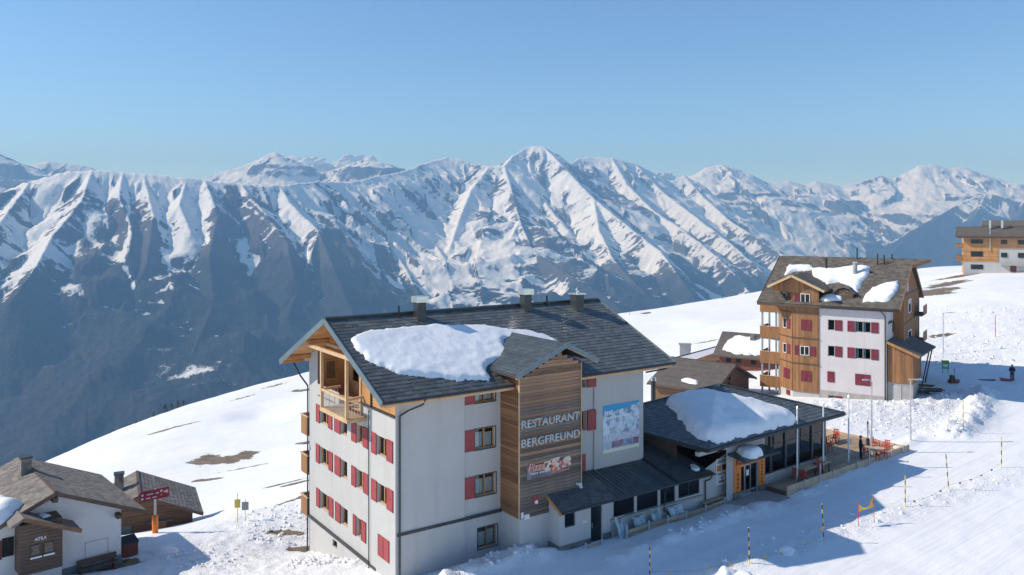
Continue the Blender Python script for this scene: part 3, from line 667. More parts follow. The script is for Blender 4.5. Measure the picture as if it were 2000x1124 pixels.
# --- gable side
gw = {'A1':(9.62,11.02,6.7,7.78),'B1':(6.66,7.62,6.7,7.7),'C1':(4.32,5.2,6.7,7.8),'A2':(9.55,11.05,4.02,5.14),'B2':(6.64,7.6,4.02,5.12),'C2':(4.25,5.24,4.0,5.1),
      'A3':(9.5,11.0,1.1,2.22),'B3':(6.55,7.6,1.1,2.2),'C3':(4.55,5.24,1.08,2.2)}
gd = {'D1':(.95,2.22,6.7,7.8),'D2':(.93,2.16,4.0,5.1)}
base = (8.2,8.95,-.75,-.3)
m = MB(GX_); wall(m, 3.18, 13, -5, 8.5, list(gw.values())+[base]); wall(m, 0-.1, 3.18, -5, 9.25, list(gd.values()), d=.1)
m.poly([(3.18,0,-5),(3.18,.1,-5),(3.18,.1,9.25),(3.18,0,9.25)]); wall(m, 3.18, 4.46, 8.5, 9.25); wall(m, 7.9, 11.5, 8.5, 9.2)
m.poly([(11.5,0,8.5),(13,0,8.5),(13,0,zroof(13)-.25),(11.5,0,zroof(11.5)-.25)]); m.poly([(11.5,0,8.5),(11.5,0,zroof(11.5)-.25),(11.5,-.5,zroof(11.5)-.25),(11.5,-.5,8.5)])
m.build('gable_wall', 'plaster', HOTEL)
for k, h in gw.items():
    window(HOTEL, GX_, *h, 0, .2, n=1 if k[0] in 'B' or k == 'C3' else 2, curtain='full')
for k, h in gd.items(): window(HOTEL, GX_, *h, .1, .2, n=2, curtain='full')
window(HOTEL, GX_, *base, 0, .15, n=1, frame='metal_dark', curtain=False)
for k, (l, r) in {'A1':((11.04,11.7),(8.95,9.6)),'B1':((7.64,8.58),None),'C1':((5.22,5.95),(3.58,4.3)),'D1':((2.24,2.92),(.16,.93)),'A2':((11.07,11.72),(8.88,9.53)),'B2':((7.62,8.55),None),
                  'C2':((5.26,5.95),(3.52,4.23)),'D2':((2.18,2.92),(.12,.91)),'A3':((11.02,11.65),(8.78,9.48)),'B3':((7.62,8.46),None),'C3':((5.26,5.72),(3.86,4.53))}.items():
    h = (gw.get(k) or gd.get(k)); d = .1 if k[0] == 'D' else 0
    for q in (l, r):
        if q: shutter(HOTEL, GX_, q[0], q[1], h[2]-.06, h[3]+.05, d)
shutter(HOTEL, GX_, .62, 2.04, 1.0, 2.22, .1, leaves=2)
# --- front side
fw_ = [(5.1,6.53,9.32,10.5),(5.1,6.53,6.58,7.8),(5.12,6.57,3.83,5.06),(5.3,6.67,.72,1.96)]
rw = [(12.1,13.54,9.3,10.5),(12.1,13.54,6.55,7.8)]
m = MB(FX); wall(m, 0-.1, 4.34, -5, zroof(0)-.3, d=.1); wall(m, 4.34, 7.0, -5, zroof(0)-.3, fw_); wall(m, 11.4, 14.16, 0, zroof(0)-.3, rw); wall(m, 14.16, 18.5, 0, zroof(0)-.3, d=.1)
for s_ in (4.34, 14.16): m.poly([(s_,0,-5),(s_,.1,-5),(s_,.1,10.8),(s_,0,10.8)])
m.build('front_wall', 'plaster_cool', HOTEL)
m = MB(); m.poly([(18.5,-.1,-3),(18.5,13,-3),(18.5,13,zroof(13)-.3),(18.5,6.5,zroof(6.5)-.3),(18.5,-.1,zroof(0)-.3)]); m.poly([(0,13,-5),(18.5,13,-5),(18.5,13,10.8),(0,13,10.8)])
m.build('rear_wall', 'plaster', HOTEL)
for h in fw_: window(HOTEL, FX, *h, 0, .2, n=2)
for h in rw: window(HOTEL, FX, *h, 0, .2, n=2)
for h in fw_[:3]: shutter(HOTEL, FX, 4.37, 5.07, h[2]-.02, h[3]+.02)
for z in (6.5, 9.27): shutter(HOTEL, FX, 13.57, 14.3, z, z+1.3, .1)
shutter(HOTEL, FX, 13.05, 13.5, 3.9, 5.02)
for h in fw_:      # dark metal surround of the front windows
    b = MB(FX); e = .045
    b.box(h[0]-e,h[0],.0,.03,h[2]-e,h[3]+e).box(h[1],h[1]+e,.0,.03,h[2]-e,h[3]+e).box(h[0],h[1],.0,.03,h[2]-e,h[2]).box(h[0],h[1],.0,.03,h[3],h[3]+e); b.build('window_surround', 'metal_dark', HOTEL)
MB(FX).box(.0,6.88,.1,.17,2.68,2.84).build('trim_band', 'metal_dark', HOTEL)
MB(GX_).box(2.4,13.02,.0,.16,-.02,.12).build('trim_band', 'metal_dark', HOTEL)
# --- roof
run = math.hypot(7.95, 7.95*K); up_f = Vector((0, 7.95, 7.95*K)).normalized(); up_b = Vector((0, -7.95, 7.95*K)).normalized()
zr = zroof(6.5)
m = MB(); m.prism([(S0,T0,10.5-.06),(S0,TR,zr-.06),(S0,TR,zr-.24),(S0,T0,10.5-.24)], (S1-S0,0,0)); m.prism([(S0,T1,10.5-.06),(S0,TR+.002,zr-.06),(S0,TR+.002,zr-.24),(S0,T1,10.5-.24)], (S1-S0,0,0))
ROOF = m.build('roof', 'wood_new', HOTEL)
coll = []; tiles(None, (S0,T0,10.5-.06), (1,0,0), up_f, [(0,0),(S1-S0,0),(S1-S0,run),(0,run)], .46, .345, .026, collect=coll, gap=.026)
def under_tower(P): c = sum((Vector(p) for p in P), Vector())/8; return 6.6 < c.x < 12 and c.y < (min(12.55-.42*abs(min(c.x-9.9,0)), 12.55-.47*max(c.x-9.9,0))-10.5)/K - 1.45 - .3
coll = [c for c in coll if not under_tower(c[0])]
near_first = sorted([c for c in coll if c[1]], key=lambda c: sum((HF.w(*p)[:2][1]) for p in c[0]))
pick = {id(c) for c in near_first[:300]}
me = None
rest = MB()
nrm = Vector((1,0,0)).cross(up_f)
for c in coll:
    if id(c) in pick:
        if me is None:
            m = MB(); w, h, th = .434, .395, .026
            P = [(0,0,.02),(w,0,.02),(w,h,0),(0,h,0),(0,0,.05),(w,0,.05),(w,h,.024),(0,h,.024)]; i = m._a(P)
            for q in ((4,5,6,7),(0,1,5,4),(1,2,6,5),(3,0,4,7)): m.f.append(tuple(i+k for k in q))
            me = bpy.data.meshes.new('slate_tile'); me.from_pydata(m.v, [], m.f); me.materials.append(MAT['slate'])
        t = link('slate_tile', me, None, ROOF); t.location = Vector((S0,T0,10.44)) + Vector((1,0,0))*c[2] + up_f*c[3]; t.rotation_euler = (math.atan(K), 0, 0)
        t.scale = (1, 1, .8+.5*rng.random())
    else:
        i = rest._a(c[0])
        for q in ((4,5,6,7),(0,1,5,4),(1,2,6,5),(3,0,4,7)): rest.f.append(tuple(i+k for k in q))
rest.build('slate_tile', 'slate', ROOF, kind='stuff')
m = MB(); tiles(m, (S0,T1,10.44), (1,0,0), up_b, [(0,0),(S1-S0,0),(S1-S0,run),(0,run)], 1.1, .83, .04); m.build('rear_tiles', 'slate', ROOF, kind='stuff')
MB().box(S0,S1,TR-.14,TR+.14,zr-.02,zr+.1).build('ridge_cap', 'metal_dark', ROOF)
for s_, e in ((S0,-1),(S1,1)):
    for ta in (T0, T1): MB().beam((s_+e*.035,ta,10.5-.13),(s_+e*.035,TR,zr-.13),.06,.36).build('barge_board', 'fascia', ROOF)
for ta, e in ((T0,-1),(T1,1)):
    MB().cyl((S0,ta+e*.07,10.42),(S1,ta+e*.07,10.42),.085,n=8).build('gutter', 'metal_dark', ROOF)
MB().box(S0+.05,S1-.05,T0+.02,T0+.06,10.16,10.36).build('eave_board', 'wood_pale', ROOF)
for k in range(27):
    s_ = S0+.3+k*.81
    if 6.2 < s_ < 12.3: continue
    MB().beam((s_,T0+.1,10.2),(s_,0,10.2+1.35*K),.12,.16).build('rafter', 'wood_new', ROOF)
for t_ in (.25,3.3,6.5,9.7,12.75):
    z = zroof(t_)-.38; MB().box(S0+.1,.05,t_-.11,t_+.11,z-.13,z+.13).build('purlin', 'wood_new', ROOF)
for t_ in (T1-.5, T1-1.3): MB().beam((S0+.06,t_,zroof(t_)-.32),(0,t_,zroof(t_)-.32),.12,.16).build('rafter', 'wood_new', ROOF)
def downpipe(pts, parent=HOTEL, r=.055, mat='metal_dark', n=8): return MB().tube(pts, r, n).build('downpipe', mat, parent)
downpipe([(1.0,T0-.06,10.36),(1.0,-1.2,10.0),(.5,-.45,9.6),(.12,-.2,9.3),(.12,-.19,-.5)])
downpipe([(-.6,T1+.02,10.3),(-.35,13.7,9.4),(-.08,13.06,8.8),(-.09,13.06,.2),(-.12,13.06,-3.5)])
downpipe([(20.0,T0,10.3),(19.6,-1.0,10.0),(18.62,-.2,9.75)])
downpipe([(-.16,3.2,9.0),(-.16,3.2,-2.0)], r=.03)
# chimneys
for nm, px, pyb, cap in (('a',820,621,1),('b',1027,603,1),('c',1127,602,2)):
    q_ = HF.hP(px, pyb, (0,0,10.5+1.45*K), Vector((1,0,0)).cross(Vector((0,1,K)))); s_, z_ = q_.x, q_.z; t_ = (z_-10.5)/K-1.45
    w = .30 if cap == 1 else .36
    ch = MB().box(s_-w,s_+w,t_-w,t_+w,z_-.6,z_+(1.12 if cap == 1 else 1.0)).build('chimney', 'metal_dark', HOTEL)
    if cap == 1: MB().box(s_-.41,s_+.41,t_-.41,t_+.41,z_+1.0,z_+1.38).build('chimney_cap', 'metal_light', ch)
    else:
        MB().box(s_-.46,s_+.46,t_-.46,t_+.46,z_+1.0,z_+1.08).build('chimney_cap', 'metal_light', ch); MB().cyl((s_+.05,t_,z_+1.08),(s_+.05,t_,z_+1.3),.11,n=10).cyl((s_+.05,t_,z_+1.3),(s_+.05,t_,z_+1.46),.17,.05,n=10).build('cowl', 'metal_light', ch)
for px, pyb, h in ((779,620,.72),(1068,596,.68)):
    q = HF.hP(px, pyb, (0,0,10.5+1.45*K), Vector((1,0,0)).cross(Vector((0,1,K)))); MB().cyl(q-Vector((0,0,.2)), q+Vector((0,0,h)), .065).build('vent_pipe', 'stovepipe', HOTEL)
# --- loggia under the gable
LOG = 8.5
m = MB(); m.poly([(1.9,4.46,LOG),(1.9,11.5,LOG),(1.9,11.5,zroof(11.5)-.3),(1.9,6.5,zr-.3),(1.9,4.46,zroof(4.46)-.3)]); m.build('loggia_back', 'wood_new', HOTEL)
for t_ in (4.46, 11.5): MB().poly([(0,t_,LOG),(1.9,t_,LOG),(1.9,t_,zroof(t_)-.3),(0,t_,zroof(t_)-.3)]).build('loggia_side', 'wood_new', HOTEL)
MB().box(0,1.9,4.46,11.5,LOG-.12,LOG).build('loggia_floor', 'wood_deck', HOTEL)
for k in range(9):     # boards of the projecting balcony floor
    t_ = 3.8+k*.45; MB().box(-1.25,.0,t_,t_+.43,LOG-.1,LOG-.01).build('floor_board', 'wood_deck', HOTEL)
for a, b, w, h in [((-1.2,3.75,LOG-.12),(-1.2,7.9,LOG-.12),.16,.24),((-1.2,3.95,LOG+.0),(-1.2,3.95,12.1),.17,.17),((-1.2,7.75,LOG),(-1.2,7.75,12.05),.17,.17),((-1.2,3.4,12.05),(-1.2,9.9,12.05),.16,.2),
                   ((-1.2,3.9,9.6),(-1.2,7.8,9.6),.13,.15),((-1.2,3.95,9.6),(0.2,4.3,9.6),.12,.14),((-1.2,7.75,9.6),(0.1,7.9,9.6),.12,.14),((-1.2,3.85,LOG-.14),(0,3.85,LOG-.14),.14,.2),((-1.2,7.8,LOG-.14),(0,7.8,LOG-.14),.14,.2),
                   ((-.05,6.5,12.0),(-.05,6.5,zr-.4),.16,.16),((-.06,4.46,LOG),(-.06,4.46,zroof(4.46)-.35),.16,.16),((-.06,9.7,12.05),(-.06,4.2,12.05),.14,.18)]:
    MB().beam(a, b, w, h).build('timber', 'wood_pale', HOTEL)
for k in range(22): t_ = 4.15+k*.165; MB().cyl((-1.2,t_,LOG),(-1.2,t_,9.55),.014,n=5).build('baluster', 'metal_light', HOTEL)
for k in range(6): s_ = -1.05+k*.18; MB().cyl((s_,7.8,LOG),(s_,7.8,9.55),.014,n=5).cyl((s_,3.95,LOG),(s_,3.97,9.55),.014,n=5).build('baluster', 'metal_light', HOTEL)
LX = lambda a, d, z: (1.9-d, a, z)
window(HOTEL, LX, 6.2,7.2,LOG+.05,10.6, .12, .06, n=1, curtain='side', room='room_dark'); window(HOTEL, LX, 8.9,10.0,9.4,10.7, .12, .06, n=1); window(HOTEL, LX, 4.7,5.9,LOG+.05,10.6,.12,.06, n=2)
SX = lambda a, d, z: (a, 11.5-d, z)
window(HOTEL, SX, .5,1.3,9.4,10.7, .1, .05, n=1)
# orange boarding beside the loggia
nb = 17
for k in range(nb):
    z0 = 9.3+k*.18; z1 = z0+.168; tmin = max(.0, (z1+.32-10.5)/K-1.45)
    if tmin > 4.3: break
    MB(GX_).box(tmin,4.4,.02,.06,z0,z1).build('board', 'wood_new', HOTEL)
MB(GX_).box(2.95,3.1,.06,.12,9.25,11.7).build('timber', 'wood_dark', HOTEL); MB(GX_).box(-.1,4.46,.1,.2,9.2,9.28).build('flashing', 'metal_dark', HOTEL)
# balconies on the valley side
for z in (5.5, 2.85, .0):
    bal = MB().box(-.1,4.5,13.02,14.25,z-.12,z+.05).build('balcony', 'wood_chalet', HOTEL)
    for k in range(28): s_ = -.1+k*.165; MB().box(s_,s_+.155,14.22,14.26,z-.08,z+1.15).build('board', 'wood_chalet', bal)
    for k in range(7): t_ = 13.05+k*.168; MB().box(-.12,-.08,t_,t_+.158,z-.08,z+1.15).build('board', 'wood_chalet', bal)
    MB().box(-.16,4.5,14.18,14.32,z+1.15,z+1.22).box(-.16,-.04,13.0,14.18,z+1.15,z+1.22).build('rail', 'wood_pale', bal)
MB().prism([(-.4,13.0,4.95),(-.4,14.6,4.6),(-.4,14.6,4.52),(-.4,13.0,4.87)], (3,0,0)).build('canopy', 'shingle_grey', HOTEL)
# --- timber tower
TL, TRR, TF = 6.9, 11.5, -1.95
MB().box(TL+.06,TRR-.06,TF+.06,.3,-1,10.9).build('tower_core', 'wood_dark', HOTEL)
MB().box(TL+.02,TRR-.02,TF+.02,0,-2.5,2.72).build('tower_base', 'plaster_cool', HOTEL)
bmesh_front = None; bm_old = None; z = 2.74; k = 0
while z < 12.3:
    z1 = z+.196; a = TL if z1 < 10.96 else TL+(z1-10.96)/.42; b = TRR if z1 < 11.44 else TRR-(z1-11.44)/.47
    if b-a > .15:
        pr = rng.uniform(0,.018)
        if a == TL and b == TRR:
            if bmesh_front is None: o = MB().box(TL,TRR,TF,TF+.05,0,.186).build('board', 'wood_tower', HOTEL); bmesh_front = o.data
            else: o = link('board', bmesh_front, None, HOTEL)
            if rng.random() < min(.9, max(.05, (9.6-z)/5.0)):
                if bm_old is None: bm_old = bmesh_front.copy(); bm_old.materials.clear(); bm_old.materials.append(MAT['wood_tower_old'])
                o.data = bm_old
            o.location = (0,-pr,z)
        else: MB().box(a,b,TF-pr,TF+.05,z,z+.186).build('board', 'wood_tower', HOTEL)
        if z1 < 11.0:
            s1 = MB().box(TL-.002,TL+.05,TF+.05,.0,z,z+.186).build('board', 'wood_side', HOTEL)
            MB().box(TRR-.05,TRR,TF+.05,.0,z,z+.186).build('board', 'wood_tower', HOTEL)
    z += .2; k += 1
for s_ in (TL-.03, TRR+.0): MB().box(s_,s_+.05,TF-.04,TF+.06,2.72,10.95 if s_ < 8 else 11.4).build('corner_board', 'wood_pale', HOTEL)
tz = 12.75; le = (6.25, tz-.42*3.65); re_ = (12.35, tz-.47*2.45); fr_t = -2.6
tm = lambda z: (z-10.5)/K-1.45+.12
m = MB()
for es, ez in (le, re_): m.prism([(9.9,fr_t,tz),(es,fr_t,ez),(es,tm(ez),ez),(9.9,tm(tz),tz)], (0,0,-.17))
TW = m.build('tower_roof', 'wood_dark', HOTEL)
for es, ez in (le, re_):
    ex = Vector((0,1,0)); ey = Vector((9.9-es,0,tz-ez)); L = ey.length
    m = MB(); tiles(m, (es,fr_t,ez+.004), ex, ey, [(0,0),(tm(ez)-fr_t,0),(tm(tz)-fr_t,L),(0,L)], .5, .3, .025); m.build('slate_tile', 'slate_metal', TW, kind='stuff')
    MB().beam((es,fr_t-.04,ez-.1),(9.9,fr_t-.04,tz-.1),.05,.26).build('barge_board', 'fascia', TW)
    MB().beam((es,fr_t+.03,ez-.2),(9.9,fr_t+.03,tz-.2),.06,.14).build('verge_board', 'wood_pale', TW)
MB().cyl((re_[0],fr_t,re_[1]-.05),(re_[0],tm(re_[1]),re_[1]-.05),.06).build('gutter', 'metal_dark', TW); MB().cyl((le[0],fr_t,le[1]-.05),(le[0],tm(le[1]),le[1]-.05),.06).build('gutter', 'metal_dark', TW)
ax = ((0,TF-.03,0),(1,0,0),(0,0,1),(0,-1,0))
fit_text('sign_lettering', 'RESTAURANT', 7.02, 11.36, 7.95, 8.45, 'letter', HOTEL, ax, bold=.022, ext=.05)
fit_text('sign_lettering', 'BERGFREUND', 7.02, 11.38, 6.86, 7.36, 'letter', HOTEL, ax, bold=.022, ext=.05)
for a, z0, wd, ht, mt in ((7.0,2.78,.17,.34,'paint_white'),(7.24,2.66,.36,.28,'paint_white')): MB().box(a,a+wd,TF-.05,TF-.02,z0,z0+ht).build('notice_plate', mt, HOTEL)
for (cx, r) in ((7.9,.13),(8.2,.13)): MB().cyl((cx,TF-.02,3.72),(cx,TF-.06,3.72),r,n=14).build('wall_plaque', 'paint_sign_red', HOTEL)
MB().cyl((8.08,TF-.02,3.55),(8.08,TF-.1,3.55),.11,n=12).build('wall_lamp', 'paint_white', HOTEL)
MB().box(11.1,11.34,TF-.3,TF-.02,4.0,4.12).cyl((11.22,TF-.3,4.0),(11.22,TF-.42,3.88),.09,n=10).build('floodlight', 'paint_white', HOTEL)
# --- porch and veranda along the foot of the front
PT = -2.95
m = MB(FX); wall(m, 9.05, 13.0, 1.02, 3.3, [(9.45,10.25,2.0,2.88),(11.45,12.35,.55,2.92)], d=-PT, depth=.14)
m.poly([(9.05,-PT,1.02),(9.05,1.9,1.02),(9.05,1.9,3.75),(9.05,-PT,3.25)]); m.build('porch_wall', 'plaster_cool', HOTEL)
MB(FX).box(9.0,11.42,1.9,-PT+.06,-.6,1.0).box(12.4,13.05,1.9,-PT+.06,-.6,1.05).build('porch_plinth', 'stone', HOTEL)
window(HOTEL, FX, 9.45,10.25,2.0,2.88, -PT, .12, n=1, frame='metal_dark', curtain=False)
dr = MB(FX).box(11.45,12.35,-PT-.14,-PT-.1,.55,2.92).build('door', 'metal_dark', HOTEL); MB(FX).box(11.55,12.25,-PT-.1,-PT-.085,.7,2.82).build('door_pane', 'glass', dr); MB(FX).cyl((11.58,-PT-.03,1.55),(11.58,-PT-.03,1.85),.02).build('handle', 'metal_light', dr)
MB(FX).box(11.3,12.6,-PT,-PT+.9,.3,.52).box(11.3,12.6,-PT,-PT+.5,.5,.6).build('door_step', 'concrete', HOTEL)
ax = ((0,PT-.01,0),(1,0,0),(0,0,1),(0,-1,0)); print_marks('house_number', 3, 10.85, 11.2, 2.0, 2.16, 'paint_white', HOTEL, ax)
ET = -3.35; ezv = 3.1
m = MB(); slab(m, [(8.9,-1.9,3.84),(13.05,-1.9,3.84),(13.05,ET,ezv+.02),(8.9,ET,ezv+.02)], .12); slab(m, [(11.52,-.02,3.9),(13.05,-.02,3.9),(13.05,-1.9,3.84),(11.52,-1.9,3.84)], .12)
pr_ = m.build('porch_roof', 'wood_dark', HOTEL)
m = MB(); tiles(m, (8.9,ET,ezv+.02), (1,0,0), (0,-1.9-ET,3.84-ezv-.02), [(0,0),(4.15,0),(4.15,1.62),(0,1.62)], .34, .27, .02); tiles(m, (11.52,-1.9,3.845), (1,0,0), (0,1.88,.06), [(0,0),(1.53,0),(1.53,1.85),(0,1.85)], .34, .3, .02); m.build('roof_tile', 'slate', pr_, kind='stuff')
MB().beam((8.88,-1.9,3.72),(8.88,ET,ezv-.1),.05,.2).build('verge_board', 'wood_new', pr_)
vz = lambda t: 3.88 + t*(3.88-ezv)/(-ET)
m = MB(); slab(m, [(13.05,0,3.88),(18.45,0,3.88),(18.45,ET,ezv),(13.05,ET,ezv)], .12); slab(m, [(18.45,1.8,4.35),(21.4,1.8,4.35),(21.9,ET+.05,ezv+.05),(18.45,ET+.05,ezv+.05)], .12)
vr = m.build('veranda_roof', 'wood_dark', HOTEL)
m = MB(); N = 17
for k in range(N): s_ = 13.08+k*.318; m.beam((s_+.15,-.02,3.9),(s_+.15,ET,ezv+.02),.27,.02); m.beam((s_+.005,-.02,3.92),(s_+.005,ET,ezv+.04),.035,.05)
m.build('standing_seam', 'slate_metal', vr, kind='stuff')
e2 = Vector((0,5.1,1.24)); m = MB(); tiles(m, (18.45,ET+.05,ezv+.055), (1,0,0), e2, [(0,0),(3.45,0),(2.95,e2.length),(0,e2.length)], .36, .33, .022); m.build('roof_tile', 'slate', vr, kind='stuff')
MB().beam((18.45,ET,ezv+.05),(18.45,1.8,4.36),.08,.14).build('valley_flashing', 'metal_dark', vr)
MB().cyl((8.9,ET-.06,ezv-.03),(21.95,ET-.06,ezv-.0),.065).build('gutter', 'metal_dark', vr)
VT = -2.85
m = MB(FX); hv = [(13.35,15.1,1.75,2.85),(15.3,17.15,1.75,2.85),(17.35,18.7,1.75,2.85),(19.0,21.0,1.85,2.82)]; wall(m, 13.0, 24.0, -.8, 3.1, hv, d=-VT, depth=.12); m.poly([(21.6,-VT,3.1),(24.0,-VT,3.1),(24.0,-VT,4.2),(21.6,-VT,3.4)])
m.build('veranda_wall', 'plaster_cool', HOTEL)
for h in hv: window(HOTEL, FX, *h, -VT, .1, n=1 if h[0] < 18 else 2, frame='metal_dark', curtain=False, fw=.06)
MB(FX).box(13.0,21.2,-VT,-VT+.16,1.66,1.74).build('sill', 'concrete', HOTEL)
downpipe([(17.6,ET-.05,3.0),(17.6,-3.05,2.7),(17.6,-2.95,1.4),(18.6,-3.3,.75)], r=.05); downpipe([(21.6,ET-.06,3.0),(21.6,-3.2,2.75),(21.45,-2.95,2.6),(21.45,-2.95,.6)], r=.05)
# poster and banner on the walls
ps = frame_thing('poster', 'tall blue and white poster of a snowy ski area on hotel wall', 'poster', HF)
def make_poster():
    m = NT('poster_print'); v = m.coord(); sp = m.add("ShaderNodeSeparateXYZ"); m.l.new(v, sp.inputs[0]); x, z = sp.outputs[0], sp.outputs[2]
    n = m.noise(v, 1.6, 6, .7); nf = m.noise(v, 7.0, 5, .7)
    mtn = m.mix(m.ramp(m.math('ADD', n, m.math('MULTIPLY', nf, .4)), .55, .8), (.12,.22,.36), (.72,.78,.84))
    ridge = m.math('ADD', m.math('MULTIPLY', m.math('SUBTRACT', x, 14.9), .13), m.math('MULTIPLY', n, .5))
    skym = m.ramp(m.math('SUBTRACT', m.math('SUBTRACT', z, 7.05), ridge), 0, .04); col = m.mix(skym, mtn, (.03,.32,.58))
    low = m.ramp(z, 6.1, 5.9); col = m.mix(low, col, m.mix(m.ramp(nf, .4, .65), (.70,.74,.80), (.40,.36,.48)))
    col = m.mix(m.ramp(z, 5.03, 5.01), col, (.78,.78,.60)); m.color(col); m.b.inputs['Roughness'].default_value = .45
make_poster()
MB(FX).box(14.88,18.1,.1,.125,4.82,7.93).build('sheet', 'poster_print', ps)
simple('print_a', (.10,.38,.62), .45, var=.5, scale=3, c2=(.55,.62,.68)); simple('print_b', (.26,.14,.22), .45, var=.5, scale=3, c2=(.42,.30,.36)); simple('print_c', (.16,.20,.34), .45, var=.5, scale=5, c2=(.40,.46,.58)); simple('print_d', (.22,.09,.14), .45, var=.5, scale=5, c2=(.38,.24,.30))
for a_, b_, mt in ((14.92,15.55,'print_a'),(15.62,16.7,'print_b'),(16.76,17.45,'print_c'),(17.5,18.06,'print_d')): MB(FX).box(a_,b_,.125,.128,5.08,5.52).build('picture', mt, ps)
ax = ((0,-.128,0),(1,0,0),(0,0,1),(0,-1,0))
print_marks('title', 4, 15.02, 15.75, 7.28, 7.6, 'paint_white', ps, ax, .003); print_marks('title', 9, 15.05, 16.9, 7.02, 7.2, 'paint_white', ps, ax, .003)
bn = frame_thing('banner', 'pizza take away banner with red lettering on dark tower boards', 'banner', HF)
def make_pizza():
    m = NT('pizza_print'); v = m.coord(); vo = m.add("ShaderNodeTexVoronoi"); vo.inputs['Scale'].default_value = 5.5; m.l.new(v, vo.inputs[0])
    n = m.noise(v, 3.0, 5, .7)
    col = m.mix(m.ramp(n, .4, .6), (.62,.42,.26), (.66,.62,.54)); r = m.add("ShaderNodeSeparateColor"); m.l.new(vo.outputs['Color'], r.inputs[0])
    col = m.mix(m.ramp(r.outputs[0], .62, .7), col, (.62,.08,.06)); col = m.mix(m.ramp(r.outputs[1], .80, .86), col, (.06,.05,.05)); m.color(col); m.b.inputs['Roughness'].default_value = .5
make_pizza(); simple('banner_dark', (.115,.095,.105), .5, var=.25, scale=1.5, c2=(.26,.23,.25))
y_ = TF-.045
MB().prism([(7.42,y_,4.92),(10.3,y_,4.95),(10.35,y_,5.2),(9.2,y_,5.35),(8.6,y_,5.62),(7.42,y_,5.72)], (0,.02,0)).build('sheet', 'banner_dark', bn)
MB().prism([(8.45,y_-.012,5.42),(8.9,y_-.012,5.2),(9.6,y_-.012,5.12),(10.2,y_-.012,5.22),(10.7,y_-.012,5.3),(10.72,y_-.012,5.6),(10.62,y_-.012,5.86),(10.1,y_-.012,5.8),(9.7,y_-.012,5.92),(9.1,y_-.012,5.88),(8.7,y_-.012,5.78)], (0,.01,0)).build('pizza_picture', 'pizza_print', bn)
ax = ((0,y_-.014,0),(1,0,0),(0,0,1),(0,-1,0)); simple('letter_salmon', (.80,.36,.27), .5, var=.08)
fit_text('lettering', 'Pizza', 7.48, 8.75, 5.36, 5.86, 'letter_salmon', bn, ax, bold=.03, ext=.006, shear=.25)
fit_text('lettering', 'Take away', 7.6, 8.95, 5.13, 5.33, 'paint_white', bn, ax, bold=.015, ext=.006)
fit_text('lettering', 'Bergfreund', 9.25, 10.55, 4.98, 5.17, 'letter_salmon', bn, ax, bold=.02, ext=.006, shear=.2)
# snow lying on this roof
o = (0,0,10.5+1.45*K); ex = (1,0,0); ey = (0,1,K)
pts = [(690,662),(712,650),(775,642),(850,635),(925,636),(985,642),(1040,650),(1075,660),(1092,668),(1085,676),(1050,672),(1015,668),(988,662),(980,668),(990,686),(1000,698),(985,706),(960,708),(945,716),(955,735),(952,742),(905,742),(850,738),(790,730),(740,715),(712,700),(695,682)]
snow_patch('roof_snow', 'broad sheet of snow on slate roof of the large hotel', HF, o, ex, ey, px_poly(HF, pts, o, ex, ey), T=.2, edge=.3, step=.12, z0=.0, seed=1)
o2 = (18.45,ET+.05,ezv+.08)
snow_patch('roof_snow', 'small leftover snow pad on the veranda roof', HF, o2, (1,0,0), e2, px_poly(HF, [(1348,908),(1356,905),(1366,915),(1368,920),(1360,924),(1351,918)], o2, (1,0,0), e2), T=.12, edge=.2, step=.07, seed=2)
PZ = .55         # pavilion group pulled nearer along the camera's line of sight, and so raised
# ================================================================== glazed restaurant pavilion
PAV = frame_thing('pavilion', 'low glazed restaurant pavilion with dark pyramid roof and orange entrance', 'restaurant', PF, PZ)
EZ, PKZ, LX_, LY_ = 4.75, 7.1, 16.35, 10.9; pk = Vector((8.0, 5.35, PKZ))
cor = [Vector((0,0,EZ)), Vector((LX_,0,EZ)), Vector((LX_,LY_,EZ)), Vector((0,LY_,EZ))]
m = MB()
for a, b in zip(cor, cor[1:]+cor[:1]): m.poly([a, b, pk])
m.poly([c-Vector((0,0,.22)) for c in cor])
for a, b in zip(cor, cor[1:]+cor[:1]): m.poly([a, b, b-Vector((0,0,.22)), a-Vector((0,0,.22))])
PROOF = m.build('roof', 'wood_dark', PAV)
for a, b in zip(cor, cor[1:]+cor[:1]):
    ex = (b-a).normalized(); L = (b-a).length; q = pk-a; x = q.dot(ex); ey = (q-ex*x)
    m = MB(); tiles(m, a+Vector((0,0,.02)), ex, ey, [(0,0),(L,0),(x,ey.length)], .42, .33, .022); m.build('roof_tile', 'slate', PROOF, kind='stuff')
    MB().beam(a+Vector((0,0,.06)), pk+Vector((0,0,.08)), .2, .06).build('hip_cap', 'slate_metal', PROOF)
    out = Vector((ex.y,-ex.x,0)); MB().cyl(a+out*.07-Vector((0,0,.06)), b+out*.07-Vector((0,0,.06)), .075).build('gutter', 'metal_dark', PROOF)
GT = 1.07; floor_z = .75
MB().box(3.2,15.4,1.15,10.2,-1.2,floor_z-.02).build('plinth', 'concrete', PAV)
MB(FX).box(7.5,15.42,-GT-.15,-GT+.12,.3,1.45).build('parapet', 'concrete', PAV)
MB(FX).box(7.5,15.5,-GT-.2,-GT+.06,4.28,4.56).build('lintel', 'metal_dark', PAV)
colx = [7.55,8.35,10.15,11.8,13.6,15.3]
for x in colx: MB().box(x-.11,x+.11,GT-.06,GT+.16,1.452,4.278).build('column', 'metal_dark', PAV)
for a, b in zip(colx[:-1], colx[1:]):
    MB().box(a+.112,b-.112,GT+.04,GT+.06,1.453,4.277).build('pane', 'glass', PAV)
    MB().box(a+.112,b-.112,GT+.02,GT+.08,3.35,3.41).build('transom', 'metal_dark', PAV)
